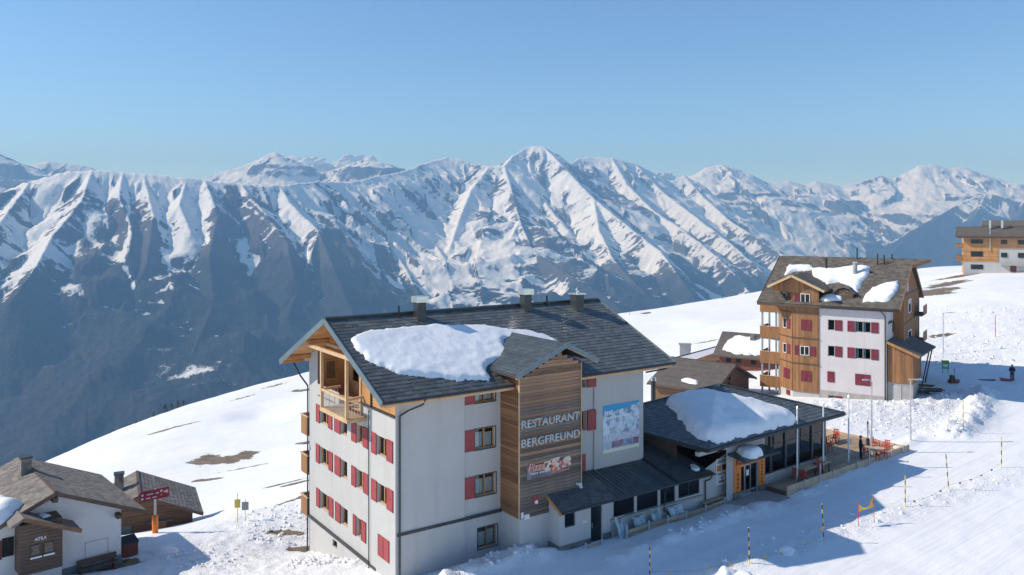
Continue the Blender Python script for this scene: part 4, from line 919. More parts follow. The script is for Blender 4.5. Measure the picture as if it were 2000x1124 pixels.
for t_ in (3.4,5.8,8.2,10.1): MB().box(15.24,15.46,t_-.1,t_+.1,floor_z,4.5).build('column', 'metal_dark', PAV)
for a, b in ((1.25,3.3),(3.5,5.7),(5.9,8.1),(8.3,10.0)): MB().box(15.34,15.36,a,b,floor_z,4.5).build('pane', 'glass', PAV)
MB().poly([(1.0,10.15,floor_z),(15.4,10.15,floor_z),(15.4,10.15,4.6),(1.0,10.15,4.6)]).build('rear_wall', 'wood_dark', PAV)
MB().poly([(1.0,3.4,0),(1.0,10.2,0),(1.0,10.2,4.6),(1.0,3.4,4.6)]).build('side_wall', 'wood_dark', PAV)
MB().poly([(7.0,1.3,floor_z),(7.0,10.1,floor_z),(7.0,10.1,4.6),(7.0,1.3,4.6)]).build('inner_wall', 'room_wood', PAV)
MB().box(1.05,15.3,1.1,10.1,floor_z-.01,floor_z+.01).build('floor', 'wood_deck', PAV)
for k in range(6): x = 8.9+k*1.05; MB().box(x,x+.35,2.4,2.48,floor_z+.02,2.5+.25*(k%2)).build('booth_back', 'wood_new', PAV)
for k in range(3): x = 9.2+k*2.1; MB().box(x,x+1.3,3.2,4.0,1.45,1.5).box(x+.6,x+.7,3.55,3.65,floor_z,1.45).build('indoor_table', 'wood_pale', PAV)
MB().box(-.02,3.0,.7,1.0,4.15,4.42).build('eave_box', 'plaster', PAV)
downpipe([(1.6,-.05,4.6),(1.7,.4,4.3),(2.2,.9,4.0)], PAV, .06)
# entrance
m = MB(FX); wall(m, 3.2, 7.55, .2, 4.4, [(4.75,6.75,.5,2.56)], d=-GT+.08, depth=.18); m.build('entrance_wall', 'plaster_grey', PAV)
e = -GT+.09
MB(FX).box(3.98,4.74,e,e+.05,.92,3.2).build('entrance_panel', 'paint_orange', PAV); MB(FX).box(6.8,7.45,e,e+.05,.88,3.2).build('entrance_panel', 'paint_orange', PAV); MB(FX).box(4.742,6.798,e,e+.05,2.6,3.2).build('entrance_panel', 'paint_orange', PAV)
MB(FX).box(3.9,4.75,e,e+.12,.3,.9).build('entrance_plinth', 'stone', PAV); MB(FX).box(6.75,7.5,e,e+.12,.3,.86).build('entrance_plinth', 'stone', PAV)
for k in range(3):
    a = 4.76+k*.66; dl = MB(FX).box(a,a+.07,e-.2,e-.14,.5,2.55).box(a+.58,a+.65,e-.2,e-.14,.5,2.55).box(a+.07,a+.58,e-.2,e-.14,.5,.6).box(a+.07,a+.58,e-.2,e-.14,2.46,2.55).build('door', 'metal_light' if k < 2 else 'metal_dark', PAV)
    MB(FX).box(a+.07,a+.58,e-.18,e-.165,.6,2.46).build('door_pane', 'glass', dl)
MB(FX).box(5.55,5.85,e-.13,e-.12,1.75,2.15).build('notice', 'paint_white', PAV)
MB(FX).poly([(4.7,e-1.2,.5),(6.8,e-1.2,.5),(6.8,e-1.2,2.6),(4.7,e-1.2,2.6)]).build('hall_back', 'room_dark', PAV)
ax = ((0,GT-.15,0),(1,0,0),(0,0,1),(0,-1,0))
fit_text('sign_lettering', 'Ros', 4.15, 5.15, 2.72, 3.12, 'letter_maroon', PAV, ax, bold=.02, ext=.012)
for k, ch in enumerate('SHOP'): fit_text('sign_lettering', ch, 4.28, 4.5, 1.98-k*.3, 2.18-k*.3, 'letter_dark', PAV, ax, bold=.02, ext=.012)
for k in range(8): print_marks('sign_print', 1, 7.03, 7.23, 2.72-k*.24, 2.87-k*.24, 'letter_dark', PAV, ax, .012)
cn = MB(); slab(cn, [(3.3,1.0,3.72),(7.3,1.0,3.72),(7.3,-.45,3.5),(3.3,-.45,3.5)], .12); CAN = cn.build('canopy', 'slate_metal', PAV); MB().cyl((3.3,-.47,3.42),(7.3,-.47,3.42),.05).build('gutter', 'metal_dark', CAN)
snow_patch('roof_snow', 'rounded snow cushion on the canopy over the orange entrance', PF, (3.3,-.45,3.5), (1,0,0), (0,1.45,.22), [(.7,.1),(2.2,.05),(2.5,.6),(2.3,1.35),(.8,1.4),(.5,.8)], T=.5, edge=.5, step=.08, seed=5).location.z = PZ
# shop sign board on the grey wall beside the entrance
sb = frame_thing('shop_sign', 'tall white shop sign with orange and maroon pictures beside entrance', 'sign', HF)
y_ = VT-.03; sx = (22.62, 23.66)
MB().box(sx[0],sx[1],y_,y_+.028,2.05,3.82).build('board', 'paint_white', sb)
ax = ((0,y_-.003,0),(1,0,0),(0,0,1),(0,-1,0))
fit_text('lettering', 'SHOP', sx[0]+.1, sx[1]-.08, 3.5, 3.74, 'letter_dark', sb, ax, bold=.03, ext=.003, shear=.2)
MB().box(sx[0]+.06,sx[0]+.46,y_-.008,y_,2.98,3.36).build('picture', 'paint_orange', sb); MB().box(sx[0]+.56,sx[0]+.98,y_-.008,y_,3.0,3.38).build('picture', 'letter_maroon', sb)
print_marks('small_print', 6, sx[0]+.1, sx[1]-.1, 2.72, 2.88, 'wood_new', sb, ax, .004)
fit_text('lettering', 'A', sx[0]+.42, sx[0]+.62, 2.42, 2.62, 'letter_dark', sb, ax, bold=.05, ext=.003); print_marks('small_print', 4, sx[0]+.24, sx[0]+.82, 2.18, 2.36, 'letter_maroon', sb, ax, .004)
# snow on the pavilion roof: lies over front and left faces, thickest under the hip
def pav_z(s, t):
    s = np.asarray(s, float); t = np.asarray(t, float)
    h = np.minimum.reduce([t/5.35, (LY_-t)/(LY_-5.35), s/8.0, (LX_-s)/(LX_-8.0)]); return EZ + (PKZ-EZ)*h
up3 = Vector((0,0,PZ+.28)); nF = (cor[1]-cor[0]).cross(pk-cor[0]); nL = (cor[3]-cor[0]).cross(pk-cor[0])
pp = [PF.hP(px, py, cor[0]+up3, nF) for px, py in ((1400,766),(1450,777),(1500,789),(1540,803),(1557,813),(1548,824),(1500,840),(1440,854),(1404,861))] + [PF.hP(px, py, cor[0]+up3, nL) for px, py in ((1380,858),(1350,841),(1330,818),(1322,802),(1300,783),(1310,776),(1345,768),(1380,763))]
pp = [(max(.25, p.x), max(.25, p.y)) for p in pp]
snow_patch('roof_snow', 'thick snow mound over the corner of the pavilion roof', PF, (0,0,0), (1,0,0), (0,1,0), pp, T=.62, edge=.7, step=.13, zfun=None, seed=6, vert=True)
ob = bpy.data.objects[[o.name for o in bpy.data.objects if o.name.startswith('roof_snow')][-1]]
for o in bpy.data.objects:
    if o.get('label') == 'thick snow mound over the corner of the pavilion roof':
        n = len(o.data.vertices); co = np.empty(n*3); o.data.vertices.foreach_get('co', co); co = co.reshape(-1,3); co[:,2] += pav_z(co[:,0], co[:,1]) + PZ; o.data.vertices.foreach_set('co', co.reshape(-1)); o.data.update()

# ================================================================== terrace
DZ = .78
DECK = frame_thing('terrace_deck', 'wooden terrace deck with low edge boards beside the pavilion', 'terrace', PF, PZ)
for k in range(31):
    t_ = -.75+k*.28; a = 7.6 if t_ < .9 else 15.6
    MB().box(a,24.6,t_,t_+.262,DZ-.06,DZ-.002*(k%3)).build('plank', 'wood_deck', DECK)
MB().box(7.5,24.6,-.75,.95,.0,DZ-.07).box(15.52,24.6,.95,7.9,.0,DZ-.07).build('substructure', 'wood_dark', DECK)
MB().box(7.5,24.7,-.86,-.78,.35,1.12).build('edge_board', 'wood_deck', DECK); MB().box(24.62,24.7,-.78,7.9,.35,.95).build('edge_board', 'wood_deck', DECK)
for a in (9.6,11.5,13.3,16.6,18.3,20.0,21.6,23.5): MB().box(a-.04,a+.04,-.94,-.862,.3,1.95 if a in (11.5,18.3) else 1.25).build('post', 'metal_pole', DECK)
MB().box(3.4,7.4,-1.2,.9,.1,.48).build('entrance_step', 'concrete', PAV)
# tables and chairs
def make_chair(name, label, loc, rz, group):
    t = thing(name, label, 'chair', loc, rz, group)
    MB().box(-.22,.22,-.22,.22,.42,.46).build('seat', 'plastic_red', t)
    for s_ in (-.14,0,.14): MB().beam((s_,.2,.46),(s_,.27,.84),.08,.02,(0,1,0)).build('back_slat', 'plastic_red', t)
    MB().beam((-.22,.275,.84),(.22,.275,.84),.03,.07).build('back_rail', 'plastic_red', t)
    for s_ in (-1,1):
        MB().beam((s_*.24,-.18,.64),(s_*.24,.26,.66),.05,.03).build('armrest', 'plastic_red', t)
        for y in (-1,1): MB().beam((s_*.22,y*.19,.64 if y < 0 else .46),(s_*.26,y*.25,0),.045,.045).build('leg', 'plastic_red', t)
    return t
def make_table(label, loc, rz, group=None, L=1.3, W=.75):
    t = thing('terrace_table', label, 'table', loc, rz, group)
    MB().box(-L/2,L/2,-W/2,W/2,.70,.74).build('table_top', 'wood_pale', t)
    for x in (-1,1):
        for y in (-1,1): MB().box(x*(L/2-.1)-.03,x*(L/2-.1)+.03,y*(W/2-.1)-.03,y*(W/2-.1)+.03,0,.70).build('leg', 'metal_dark', t)
    return t
A0 = R(PF.deg)
chair0 = None
def chair(px, py, face, label, group='red plastic armchairs on the terrace'):
    global chair0
    s_, t_ = PF.hZ(px, py, DZ+PZ+.42); p = PF.w(s_, t_, DZ+PZ)
    if chair0 is None: chair0 = make_chair('terrace_chair', label, p, A0+face, group)
    else: dup(chair0, p, A0+face, label, group)
for px, py, lab in ((1575,912,'pale table in building shade in front of the pavilion glass'),(1712,877,'pale rectangular table with red chairs near the terrace edge boards'),(1617,847,'pale table in sun beside the rear corner of the pavilion'),(1606,902,'bare pale table standing close to the pavilion parapet')):
    s_, t_ = PF.hZ(px, py, DZ+PZ+.74); make_table(lab, PF.w(s_, t_, DZ+PZ), A0, 'terrace tables', 1.5 if px != 1606 else 1.0, .8)
lB, lC = 'red armchair between the terrace edge table and the edge boards', 'sunlit red armchair at the snow bank side of rear corner table'
for px, py, f, l_ in ((1556,925,R(90),'dark red armchair at the entrance end of the shaded table'),(1592,905,R(-90),'dark red armchair between the shaded table and pavilion glass'),(1600,915,R(-70),'dark red armchair beside the second flagpole in shade'),(1568,930,R(180),'dark red armchair between shaded table and edge board')): chair(px, py, f, l_)
for px, py, f, l_ in ((1692,884,R(100),'red armchair next to the standing person in black'),(1714,889,R(185),lB),(1727,885,R(200),lB),(1731,872,R(-80),'bright red armchair at the outer end of terrace edge table'),(1710,866,R(0),'bright red armchair with its back to the arched hoop')): chair(px, py, f, l_)
for px, py, f, l_ in ((1608,858,R(120),'red armchair half hidden behind the last pavilion column'),(1630,856,R(-80),lC),(1633,850,R(-60),lC),(1617,872,R(170),'dark red armchair alone in shade beside the pavilion end')): chair(px, py, f, l_)
# flagpoles
for px, yb, yt, lab in ((1557,945,797,'white flagpole rising beside the entrance end of the terrace'),(1608,927,787,'white flagpole standing in front of the pavilion end column'),(1657.5,911,775,'white flagpole rising from the middle of the terrace edge'),):
    s_, t_ = PF.hZ(px, yb, 1.1); p = PF.w(s_, t_, .85); h = CZ-(yt-HY)/FPX*p.y - .85
    fp = thing('flagpole', lab, 'flagpole', p, 0, 'white flagpoles along the terrace'); MB().cyl((0,0,0),(0,0,h),.07,.05,n=10).build('pole', 'paint_white', fp); MB().cyl((0,0,h),(0,0,h+.1),.075,.02,n=10).build('finial', 'metal_light', fp)
    MB().cyl((0,0,.2),(0,0,.32),.10,n=10).build('collar', 'metal_light', fp); MB().box(.06,.10,-.03,.03,1.1,1.3).build('cleat', 'metal_dark', fp)
def lamp(px, yb, yt, z, label, kind):
    D = (CZ-z)*FPX/(yb-HY); p = Vector(((px-1000)/FPX*D, D, z-.3)); h = CZ-(yt-HY)/FPX*D - p.z
    L = thing('street_lamp', label, 'street lamp', p, 0, 'lamp posts by the piste')
    MB().cyl((0,0,0),(0,0,h),.075,.05,n=10).build('pole', 'metal_pole', L)
    if kind == 'T': MB().box(-.16,.95,-.1,.1,h-.02,h+.06).build('lamp_head', 'metal_pole', L)
    elif kind == 'arm': MB().beam((0,0,h),(.9,0,h+.05),.05,.05).build('arm', 'metal_pole', L); MB().box(.5,1.3,-.09,.09,h+.02,h+.1).build('lamp_head', 'metal_pole', L)
    else:
        MB().tube([(0,0,h),(.03,0,h+.35),(-.2,0,h+.62),(-.5,0,h+.62)], .045).build('arm', 'metal_pole', L); MB().box(-.75,-.35,-.09,.09,h+.56,h+.66).build('lamp_head', 'metal_pole', L)
lamp(1778.5,862,742,1.35,'grey lamp post with flat head on the snow bank before chalet','T')
lamp(1842,690,612,3.0,'grey lamp post with arm beside the green sign','arm')
lamp(1702.5,884,757,1.1,'grey lamp post with curved top behind the terrace chairs','c')
# heater pole and arched hose by the terrace
s_, t_ = PF.hZ(1695,870,DZ+PZ); hp = thing('patio_heater', 'dark slender patio heater pole on the sunny deck', 'heater', PF.w(s_, t_, DZ+PZ), 0)
MB().cyl((0,0,0),(0,0,2.0),.04).build('pole', 'metal_dark', hp); MB().cyl((0,0,.0),(0,0,.55),.14,n=10).build('canister', 'metal_dark', hp); MB().cyl((0,0,1.75),(0,0,2.0),.08,.06).build('burner', 'metal_dark', hp)
s_, t_ = PF.hZ(1704,873,DZ+PZ); ah = thing('arched_rail', 'thin arched metal hoop behind the terrace chairs', 'rail', PF.w(s_, t_, DZ+PZ), A0)
MB().tube([(0,0,0),(.1,.2,.5),(.5,.5,.95),(1.0,.8,1.1),(1.3,1.0,1.0),(1.5,1.1,.5)], .025).build('hoop', 'metal_pole', ah)
# low board fence along the veranda
fn = frame_thing('board_fence', 'low weathered board fence along snow bank before the veranda', 'fence', HF)
fp_ = [(13.6,-3.72),(15.6,-3.55),(17.2,-3.6),(18.8,-3.68),(20.7,-3.6),(22.9,-3.3),(24.1,-3.2)]
for (a, b), (c, d) in zip(fp_[:-1], fp_[1:]):
    for z in (.72,.98): MB().beam((a,b,z+.1),(c,d,z+.1),.035,.235).build('board', 'wood_deck', fn)
for k, (a, b) in enumerate(fp_): MB().box(a-.05,a+.05,b-.09,b-.02,.3,1.36 if k else 1.6).build('post', 'metal_pole', fn)
fn = frame_thing('board_fence', 'short weathered board fence beside the porch door', 'fence', HF)
for z in (.42,.66): MB().beam((10.5,-3.55,z+.08),(11.7,-3.62,z+.14),.035,.22).build('board', 'wood_deck', fn)
for a, b in ((10.5,-3.6),(11.7,-3.68)): MB().box(a-.05,a+.05,b-.05,b+.03,.0,1.12).build('post', 'metal_pole', fn)
# slack blue-grey tarpaulins hung between fence and veranda
def tarp(s0, t0, w, h, label, seed):
    o = frame_thing('tarpaulin', label, 'tarpaulin', HF, group='tarpaulins behind the low fence'); N = 16; M = 10
    u, v = np.meshgrid(np.linspace(0,1,N), np.linspace(0,1,M))
    x = s0 + u*w + .1*np.sin(u*9+seed) ; z = .75 + v*h*(1-.35*np.sin(u*math.pi)**2*(seed%2)) + .05*fbm(u*4, v*4, 3, seed)
    y = t0 - (1-v)*.45 + .14*np.sin(u*16+seed*2)*(.4+v*.6) + .1*fbm(u*3, v*3, 3, seed+5)
    P = np.stack([x, y, z], -1); me_ = grid_mesh('sheet', P, 'tarp'); me_.parent = o
    MB().tube([(s0,t0,.75+h),(s0+w/2,t0-.02,.72+h),(s0+w,t0,.75+h)], .02, 6).build('hem_rope', 'paint_white', o)
tarp(13.2,-3.1,.75,1.15,'crumpled blue grey tarpaulin hanging beside the porch corner',1); tarp(14.6,-3.05,1.2,.8,'slack pale tarpaulin sheet below the first veranda window',2)
tarp(16.2,-3.05,.9,1.0,'bunched bluish tarpaulin below the middle veranda window',3); tarp(17.9,-3.1,1.0,.85,'thin pale tarpaulin next to the veranda downpipe',4)
# ================================================================== timber chalet on the right
def shutter_c(p, xf, a0, a1, z0, z1, d=0.0, mat='shutter_dark', leaves=1): shutter(p, xf, a0, a1, z0, z1, d, mat, leaves)
CH = frame_thing('chalet', 'tall white and timber chalet with red shutters and brown tiled roof', 'chalet', CF)
KC = .533; RT = 8.5; cz_ = lambda t: 11.0 + ((t if t <= RT else 2*RT-t)+.5)*KC; CRZ = cz_(RT)
SL, SR = -13.1, 1.3
cw = []
for z0, z1 in ((8.4,9.52),(5.63,6.74)): cw += [(-5.74,-5.05,z0,z1),(-3.03,-1.5,z0,z1)]
cw.append((-5.7,-5.0,.95,1.5))
m = MB(FX); wall(m, -6.63, 0, 1.95, 10.95, cw[:4], depth=.16); m.build('white_wall', 'plaster_pink', CH)
m = MB(FX); wall(m, -6.63, 0, -1.5, 1.95, cw[4:], d=.03, depth=.16); m.poly([(-6.63,0,1.95),(0,0,1.95),(0,.03,1.95),(-6.63,.03,1.95)]); m.build('base_wall', 'concrete', CH)
for h in cw: window(CH, FX, *h, 0 if h[2] > 2 else .03, .14, n=1 if h[1]-h[0] < 1 else 2, frame='paint_grey', curtain='side' if h[1]-h[0] > 1 else False, fw=.06)
for z0, z1 in ((8.4,9.52),(5.63,6.74)):
    for a, b in ((-5.03,-4.28),(-3.78,-3.06),(-1.47,-.74)): shutter_c(CH, FX, a, b, z0, z1)
shutter_c(CH, FX, -5.8,-5.06,2.88,4.02); shutter_c(CH, FX, -3.02,-1.52,2.88,4.05, leaves=2); shutter_c(CH, FX, -4.98,-4.26,.92,1.5, .03)
MB().poly([(0,0,-1.5),(0,5.2,-1.5),(0,5.2,cz_(5.2)-.3),(0,0,10.9)]).build('side_wall', 'plaster_pink', CH)
SXW = lambda a, d, z: (d, a, z)
shutter_c(CH, SXW, 3.6, 4.2, 8.2, 9.4, .0, 'wood_dark')
print_marks('house_name', 6, 1.0, 3.4, 9.25, 9.6, 'letter_dark', CH, ((.01,0,0),(0,1,0),(0,0,1),(1,0,0)), .02)
# vertical boarding helper
def cladding(name, parent, xf, a0, a1, z0, ztop, bw=.16, holes=(), mat='wood_chalet', d=0.0):
    "upright boards, each a slab of its own length, joined: too narrow to pick apart from here"
    b = MB(xf); n = max(1, round((a1-a0)/bw)); w = (a1-a0)/n
    for k in range(n):
        x0 = a0+k*w; x1 = x0+w-.012; zt = ztop((x0+x1)/2) if callable(ztop) else ztop; pr = .03+.012*(k % 2)
        cuts = sorted([(h[2],h[3]) for h in holes if h[0] < (x0+x1)/2 < h[1]]); z = z0
        for c0, c1 in cuts+[(zt, zt)]:
            if c0-z > .02: b.box(x0, x1, d, d+pr, z, c0)
            z = max(z, c1)
    return b.build(name, mat, parent, kind='stuff')
def clad_wall(parent, xf, a0, a1, z0, ztop, holes=(), d=0.0, mat='wood_chalet'):
    n = 12; b = MB(xf)
    zt = ztop if callable(ztop) else (lambda a: ztop)
    b.poly([(a0,d-.02,z0),(a1,d-.02,z0)] + [(a1+(a0-a1)*k/n, d-.02, zt(a1+(a0-a1)*k/n)) for k in range(n+1)]); b.build('wall', 'wood_dark', parent)
    return cladding('boarding', parent, xf, a0, a1, z0, ztop, holes=holes, mat=mat, d=d)
# timber bay with its own gable
gpk, gl, gr = (-9.3,14.15), (-11.9,12.85), (-5.9,12.6); gt = lambda s: (gpk[1]-(gpk[0]-s)*(gpk[1]-gl[1])/(gpk[0]-gl[0]) if s < gpk[0] else gpk[1]-(s-gpk[0])*(gpk[1]-gr[1])/(gr[0]-gpk[0]))-.25
wins = [(-8.55,-7.55,11.03,12.15),(-8.6,-7.62,5.5,6.5)]
clad_wall(CH, FX, -9.4,-6.63,1.55,gt, d=.05); clad_wall(CH, FX, -11.6,-9.4,12.3,gt, d=.05)
for h in wins: window(CH, FX, *h, .12, .02, n=2, frame='paint_white', curtain=True, fw=.06)
for a, b, z0, z1 in ((-9.2,-8.58,11.03,12.15),(-9.15,-8.63,5.5,6.5),(-7.6,-6.95,5.5,6.5)): shutter_c(CH, FX, a, b, z0, z1, .09)
for z0, z1 in ((8.22,9.36),(2.72,3.84)): shutter_c(CH, FX, -8.5,-7.42, z0, z1, .09, leaves=2)
dq = math.sqrt(.5); FA = lambda a, d, z: (-11.2+a*dq-d*dq, 1.8-a*dq-d*dq, z)     # slanting left face of the bay
clad_wall(CH, FA, 0, 2.54, 1.55, 12.3, d=.04)
for z0, z1 in ((10.95,12.1),(8.2,9.3),(5.45,6.5)):
    window(CH, FA, .75,1.45,z0,z1, .11, .02, n=1, frame='paint_white', fw=.05); shutter_c(CH, FA, 1.48,2.2,z0,z1, .08)
shutter_c(CH, FA, .9,2.1,2.7,3.8, .08, leaves=2)
for z in (4.55,7.3,10.0):
    MB(FX).box(-9.42,-6.62,.05,.16,z,z+.09).build('band', 'wood_dark', CH); MB(FA).box(0,2.55,.05,.15,z,z+.09).build('band', 'wood_dark', CH)
MB().prism([(-9.38,.02,-1.5),(-6.64,.02,-1.5),(-6.64,5,-1.5),(-11.2,5,-1.5),(-11.2,1.82,-1.5)], (0,0,3.04)).build('bay_base', 'plaster', CH)
shutter_c(CH, FA, 1.3,2.0,.9,1.45,.02); MB().poly([(-11.2,1.8,-1.5),(-11.2,15,-1.5),(-11.2,15,cz_(15)-.3),(-11.2,RT,CRZ-.3),(-11.2,1.8,cz_(1.8)-.3)]).build('side_wall', 'wood_chalet', CH)
MB().poly([(-11.2,16.5,-1.5),(1.0,16.5,-1.5),(1.0,16.5,11),(-11.2,16.5,11)]).build('rear_wall', 'wood_chalet', CH)
# main roof
def croof(t): return cz_(t)
verge_r = [(SR,-.5,11.0),(SR+.1,RT-1.3,cz_(RT-1.3)),(3.1,RT,CRZ)]
m = MB(); slab(m, [(SL,-.5,11.0),verge_r[0],verge_r[1],verge_r[2],(SL,RT,CRZ)], .2); slab(m, [(SL,2*RT+.5,11.0),(SR,2*RT+.5,11.0),(SR+.1,RT+1.3,cz_(RT+1.3)),(3.1,RT+.002,CRZ),(SL,RT+.002,CRZ)], .2)
CR = m.build('roof', 'wood_dark', CH)
ey = Vector((0,1,KC)); L = Vector((0,RT+.5,(RT+.5)*KC)).length
m = MB(); tiles(m, (SL,-.5,11.01), (1,0,0), ey, [(0,0),(SR-SL,0),(SR+.1-SL,L*(RT-.8)/(RT+.5)),(3.1-SL,L),(0,L)], .42, .36, .025); m.build('roof_tile', 'tile_brown', CR, kind='stuff')
m = MB(); tiles(m, (SL,2*RT+.5,11.01), (1,0,0), Vector((0,-1,KC)), [(0,0),(SR-SL,0),(SR-SL,L),(0,L)], .8, .7, .03); m.build('roof_tile', 'tile_brown', CR, kind='stuff')
MB().beam((SL-.03,-.5,10.92),(SL-.03,RT,CRZ-.08),.05,.3).build('barge_board', 'wood_dark', CR); MB().beam((SL-.03,2*RT+.5,10.92),(SL-.03,RT,CRZ-.08),.05,.3).build('barge_board', 'wood_dark', CR)
for a, b in zip(verge_r[:-1], verge_r[1:]): MB().beam(Vector(a)+Vector((.03,0,-.1)), Vector(b)+Vector((.03,0,-.1)), .05, .3).build('barge_board', 'wood_chalet', CR)
MB().beam((SR+.05,2*RT+.5,10.9),(SR+.13,RT+1.3,cz_(RT+1.3)-.1),.05,.3).build('barge_board', 'wood_chalet', CR); MB().beam((SR+.13,RT+1.3,cz_(RT+1.3)-.1),(3.13,RT,CRZ-.1),.05,.3).build('barge_board', 'wood_chalet', CR)
MB().box(SL,SR,-.56,-.5,10.72,10.98).build('eave_board', 'wood_dark', CR); MB().cyl((-6.4,-.62,10.9),(SR,-.62,10.9),.07).build('gutter', 'metal_dark', CR)
downpipe([(-.5,-.6,10.8),(-.3,-.3,10.5),(-.12,-.08,10.2),(-.12,-.08,1.2)], CH, .055)
# bay gable roof
tb = lambda z: (z-11.0)/KC-.5+.15
m = MB()
for e_ in (gl, gr): slab(m, [(gpk[0],-.9,gpk[1]),(e_[0],-.9,e_[1]),(e_[0],tb(e_[1]),e_[1]),(gpk[0],tb(gpk[1]),gpk[1])], .16)
BR = m.build('bay_roof', 'wood_chalet', CH)
for e_ in (gl, gr):
    eyv = Vector((gpk[0]-e_[0],0,gpk[1]-e_[1])); m = MB(); tiles(m, (e_[0],-.9,e_[1]+.01), (0,1,0), eyv, [(0,0),(tb(e_[1])+.9,0),(tb(gpk[1])+.9,eyv.length),(0,eyv.length)], .42, .36, .025); m.build('roof_tile', 'tile_brown', BR, kind='stuff')
    MB().beam((e_[0],-.93,e_[1]-.08),(gpk[0],-.93,gpk[1]-.08),.05,.26).build('barge_board', 'wood_pale', BR)
# eyebrow dormer
dz0 = cz_(1.2); dm = MB(); dm.prism([(-5.2,.9,dz0-.3),(-3.4,.9,dz0-.3),(-3.4,.9,dz0+.45),(-3.9,.9,dz0+.8),(-4.3,.9,dz0+.9),(-4.7,.9,dz0+.8),(-5.2,.9,dz0+.45)], (0,2.2,0)); DM = dm.build('dormer', 'wood_dark', CH)
arc = [(-5.4,dz0+.35),(-4.8,dz0+.86),(-4.3,dz0+1.0),(-3.8,dz0+.86),(-3.2,dz0+.35)]
m = MB()
for (a, b), (c, d) in zip(arc[:-1], arc[1:]): m.prism([(a,.7,b),(c,.7,d),(c,.7,d+.09),(a,.7,b+.09)], (0,2.9,0))
m.build('dormer_roof', 'tile_brown', DM)
for a in (-4.75,-4.3): MB(FX).box(a+.03,a+.38,-.9,-.87,dz0+.3,dz0+.65).build('dormer_pane', 'glass', DM); MB(FX).box(a,a+.41,-.9,-.88,dz0+.27,dz0+.68).build('dormer_frame', 'wood_pale', DM)
# chimneys and pipes
def on_roof(px, py): q = CF.hP(px, py, (0,-.5,11.0), Vector((1,0,0)).cross(ey)); return q
q = on_roof(1670,540); MB().cyl(q-Vector((0,0,.4)), q+Vector((0,0,1.45)), .24, n=12).build('chimney', 'concrete', CH); MB().cyl(q+Vector((0,0,1.45)), q+Vector((0,0,1.6)), .30, n=12).build('chimney_cap', 'metal_light', CH)
for px, pb, pt in ((1614,530,505),(1674,503,484),(1714,518,497),(1727,518,499),(1742,505,497)):
    q = on_roof(px, max(pb, 507)); h = (max(pb,507)-pt)/FPX*94; MB().cyl(q-Vector((0,0,.3)), q+Vector((0,0,h)), .11 if px == 1614 else .07).build('vent_pipe', 'stovepipe', CH)
# balconies on the left
for k, (z0, z1) in enumerate(((9.75,10.75),(6.85,8.08),(3.98,5.25),(1.31,2.51))):
    b = MB().box(-13.5,-11.2,1.9,5.0,z0-.02,z0+.1).build('balcony', 'wood_chalet', CH)
    n = 14
    for i in range(n): a = -13.5+i*2.3/n; MB().box(a,a+2.3/n-.012,1.86,1.9,z0-.06,z1).build('board', 'wood_chalet', b)
    m = MB()
    for i in range(18): a = 1.92+i*.17; m.box(-13.54,-13.5,a,a+.155,z0-.06,z1)
    m.build('side_boards', 'wood_chalet', b, kind='stuff')
    if k: MB().box(-13.56,-11.2,1.82,1.94,z1,z1+.07).build('rail', 'wood_pale', b)
for a, t_ in ((-13.3,2.05),(-11.75,2.05),(-13.3,4.8),(-11.4,2.05)): MB().box(a-.09,a+.09,t_-.09,t_+.09,-1.5,9.8).build('post', 'paint_grey', CH)
# timber gable block on the right
GXR = lambda a, d, z: (1.0+d, a, z)
clad_wall(CH, GXR, 4.2, 15.5, 3.5, lambda a: cz_(a)-.28, d=0)
MB().poly([(0,4.2,3.5),(1.0,4.2,3.5),(1.0,4.2,cz_(4.2)-.25),(0,4.2,cz_(4.2)-.25)]).build('return_wall', 'wood_chalet', CH)
for a0, a1, z0, z1 in ((7.2,9.2,9.9,11.4),(7.0,9.4,6.8,8.0),(6.0,7.0,12.4,13.4)): window(CH, GXR, a0,a1,z0,z1, .08, .02, n=1, frame='paint_white', fw=.1)
for z in (9.0,12.0): MB().box(1.02,1.09,4.2,15.4,z,z+.1).build('band', 'wood_dark', CH)
for z in (6.2,9.2): 
    b = MB().box(1.0,1.9,11.5,15.5,z,z+.15).build('balcony', 'wood_dark', CH)
    for i in range(12): MB().box(1.88,1.94,12.5+i*.25,12.72+i*.25,z,z+1.1).build('board', 'wood_chalet', b)
# lean-to annex with its roof falling away from the chalet
AN = lambda s: 7.65 - (s-.1)*.42
clad_wall(CH, FX, .1,2.45,3.48,lambda a: AN(a)-.2, d=-.25)
AX2 = lambda a, d, z: (2.45+d, a, z); clad_wall(CH, AX2, .25,6.0,3.48, AN(2.45)-.2)
MB().box(.06,2.42,.3,6.0,-1,3.46).build('annex_base', 'concrete', CH); MB(FX).box(.5,1.35,-.3,-.26,1.45,3.2).build('annex_door', 'plaster_grey', CH)
m = MB(); slab(m, [(.02,-.15,AN(.02)),(3.1,-.15,AN(3.1)),(3.5,9.5,AN(3.5)),(.02,9.5,AN(.02))], .16); ar = m.build('annex_roof', 'roof_felt', CH); MB().beam((.02,-.18,AN(.02)-.1),(3.1,-.18,AN(3.1)-.1),.05,.24).build('barge_board', 'wood_new', ar)
for t_ in (6.4,9.2): MB().beam((3.2,t_,AN(3.2)-.2),(2.5,t_-.3,2.2),.12,.12).build('strut', 'wood_dark', CH)
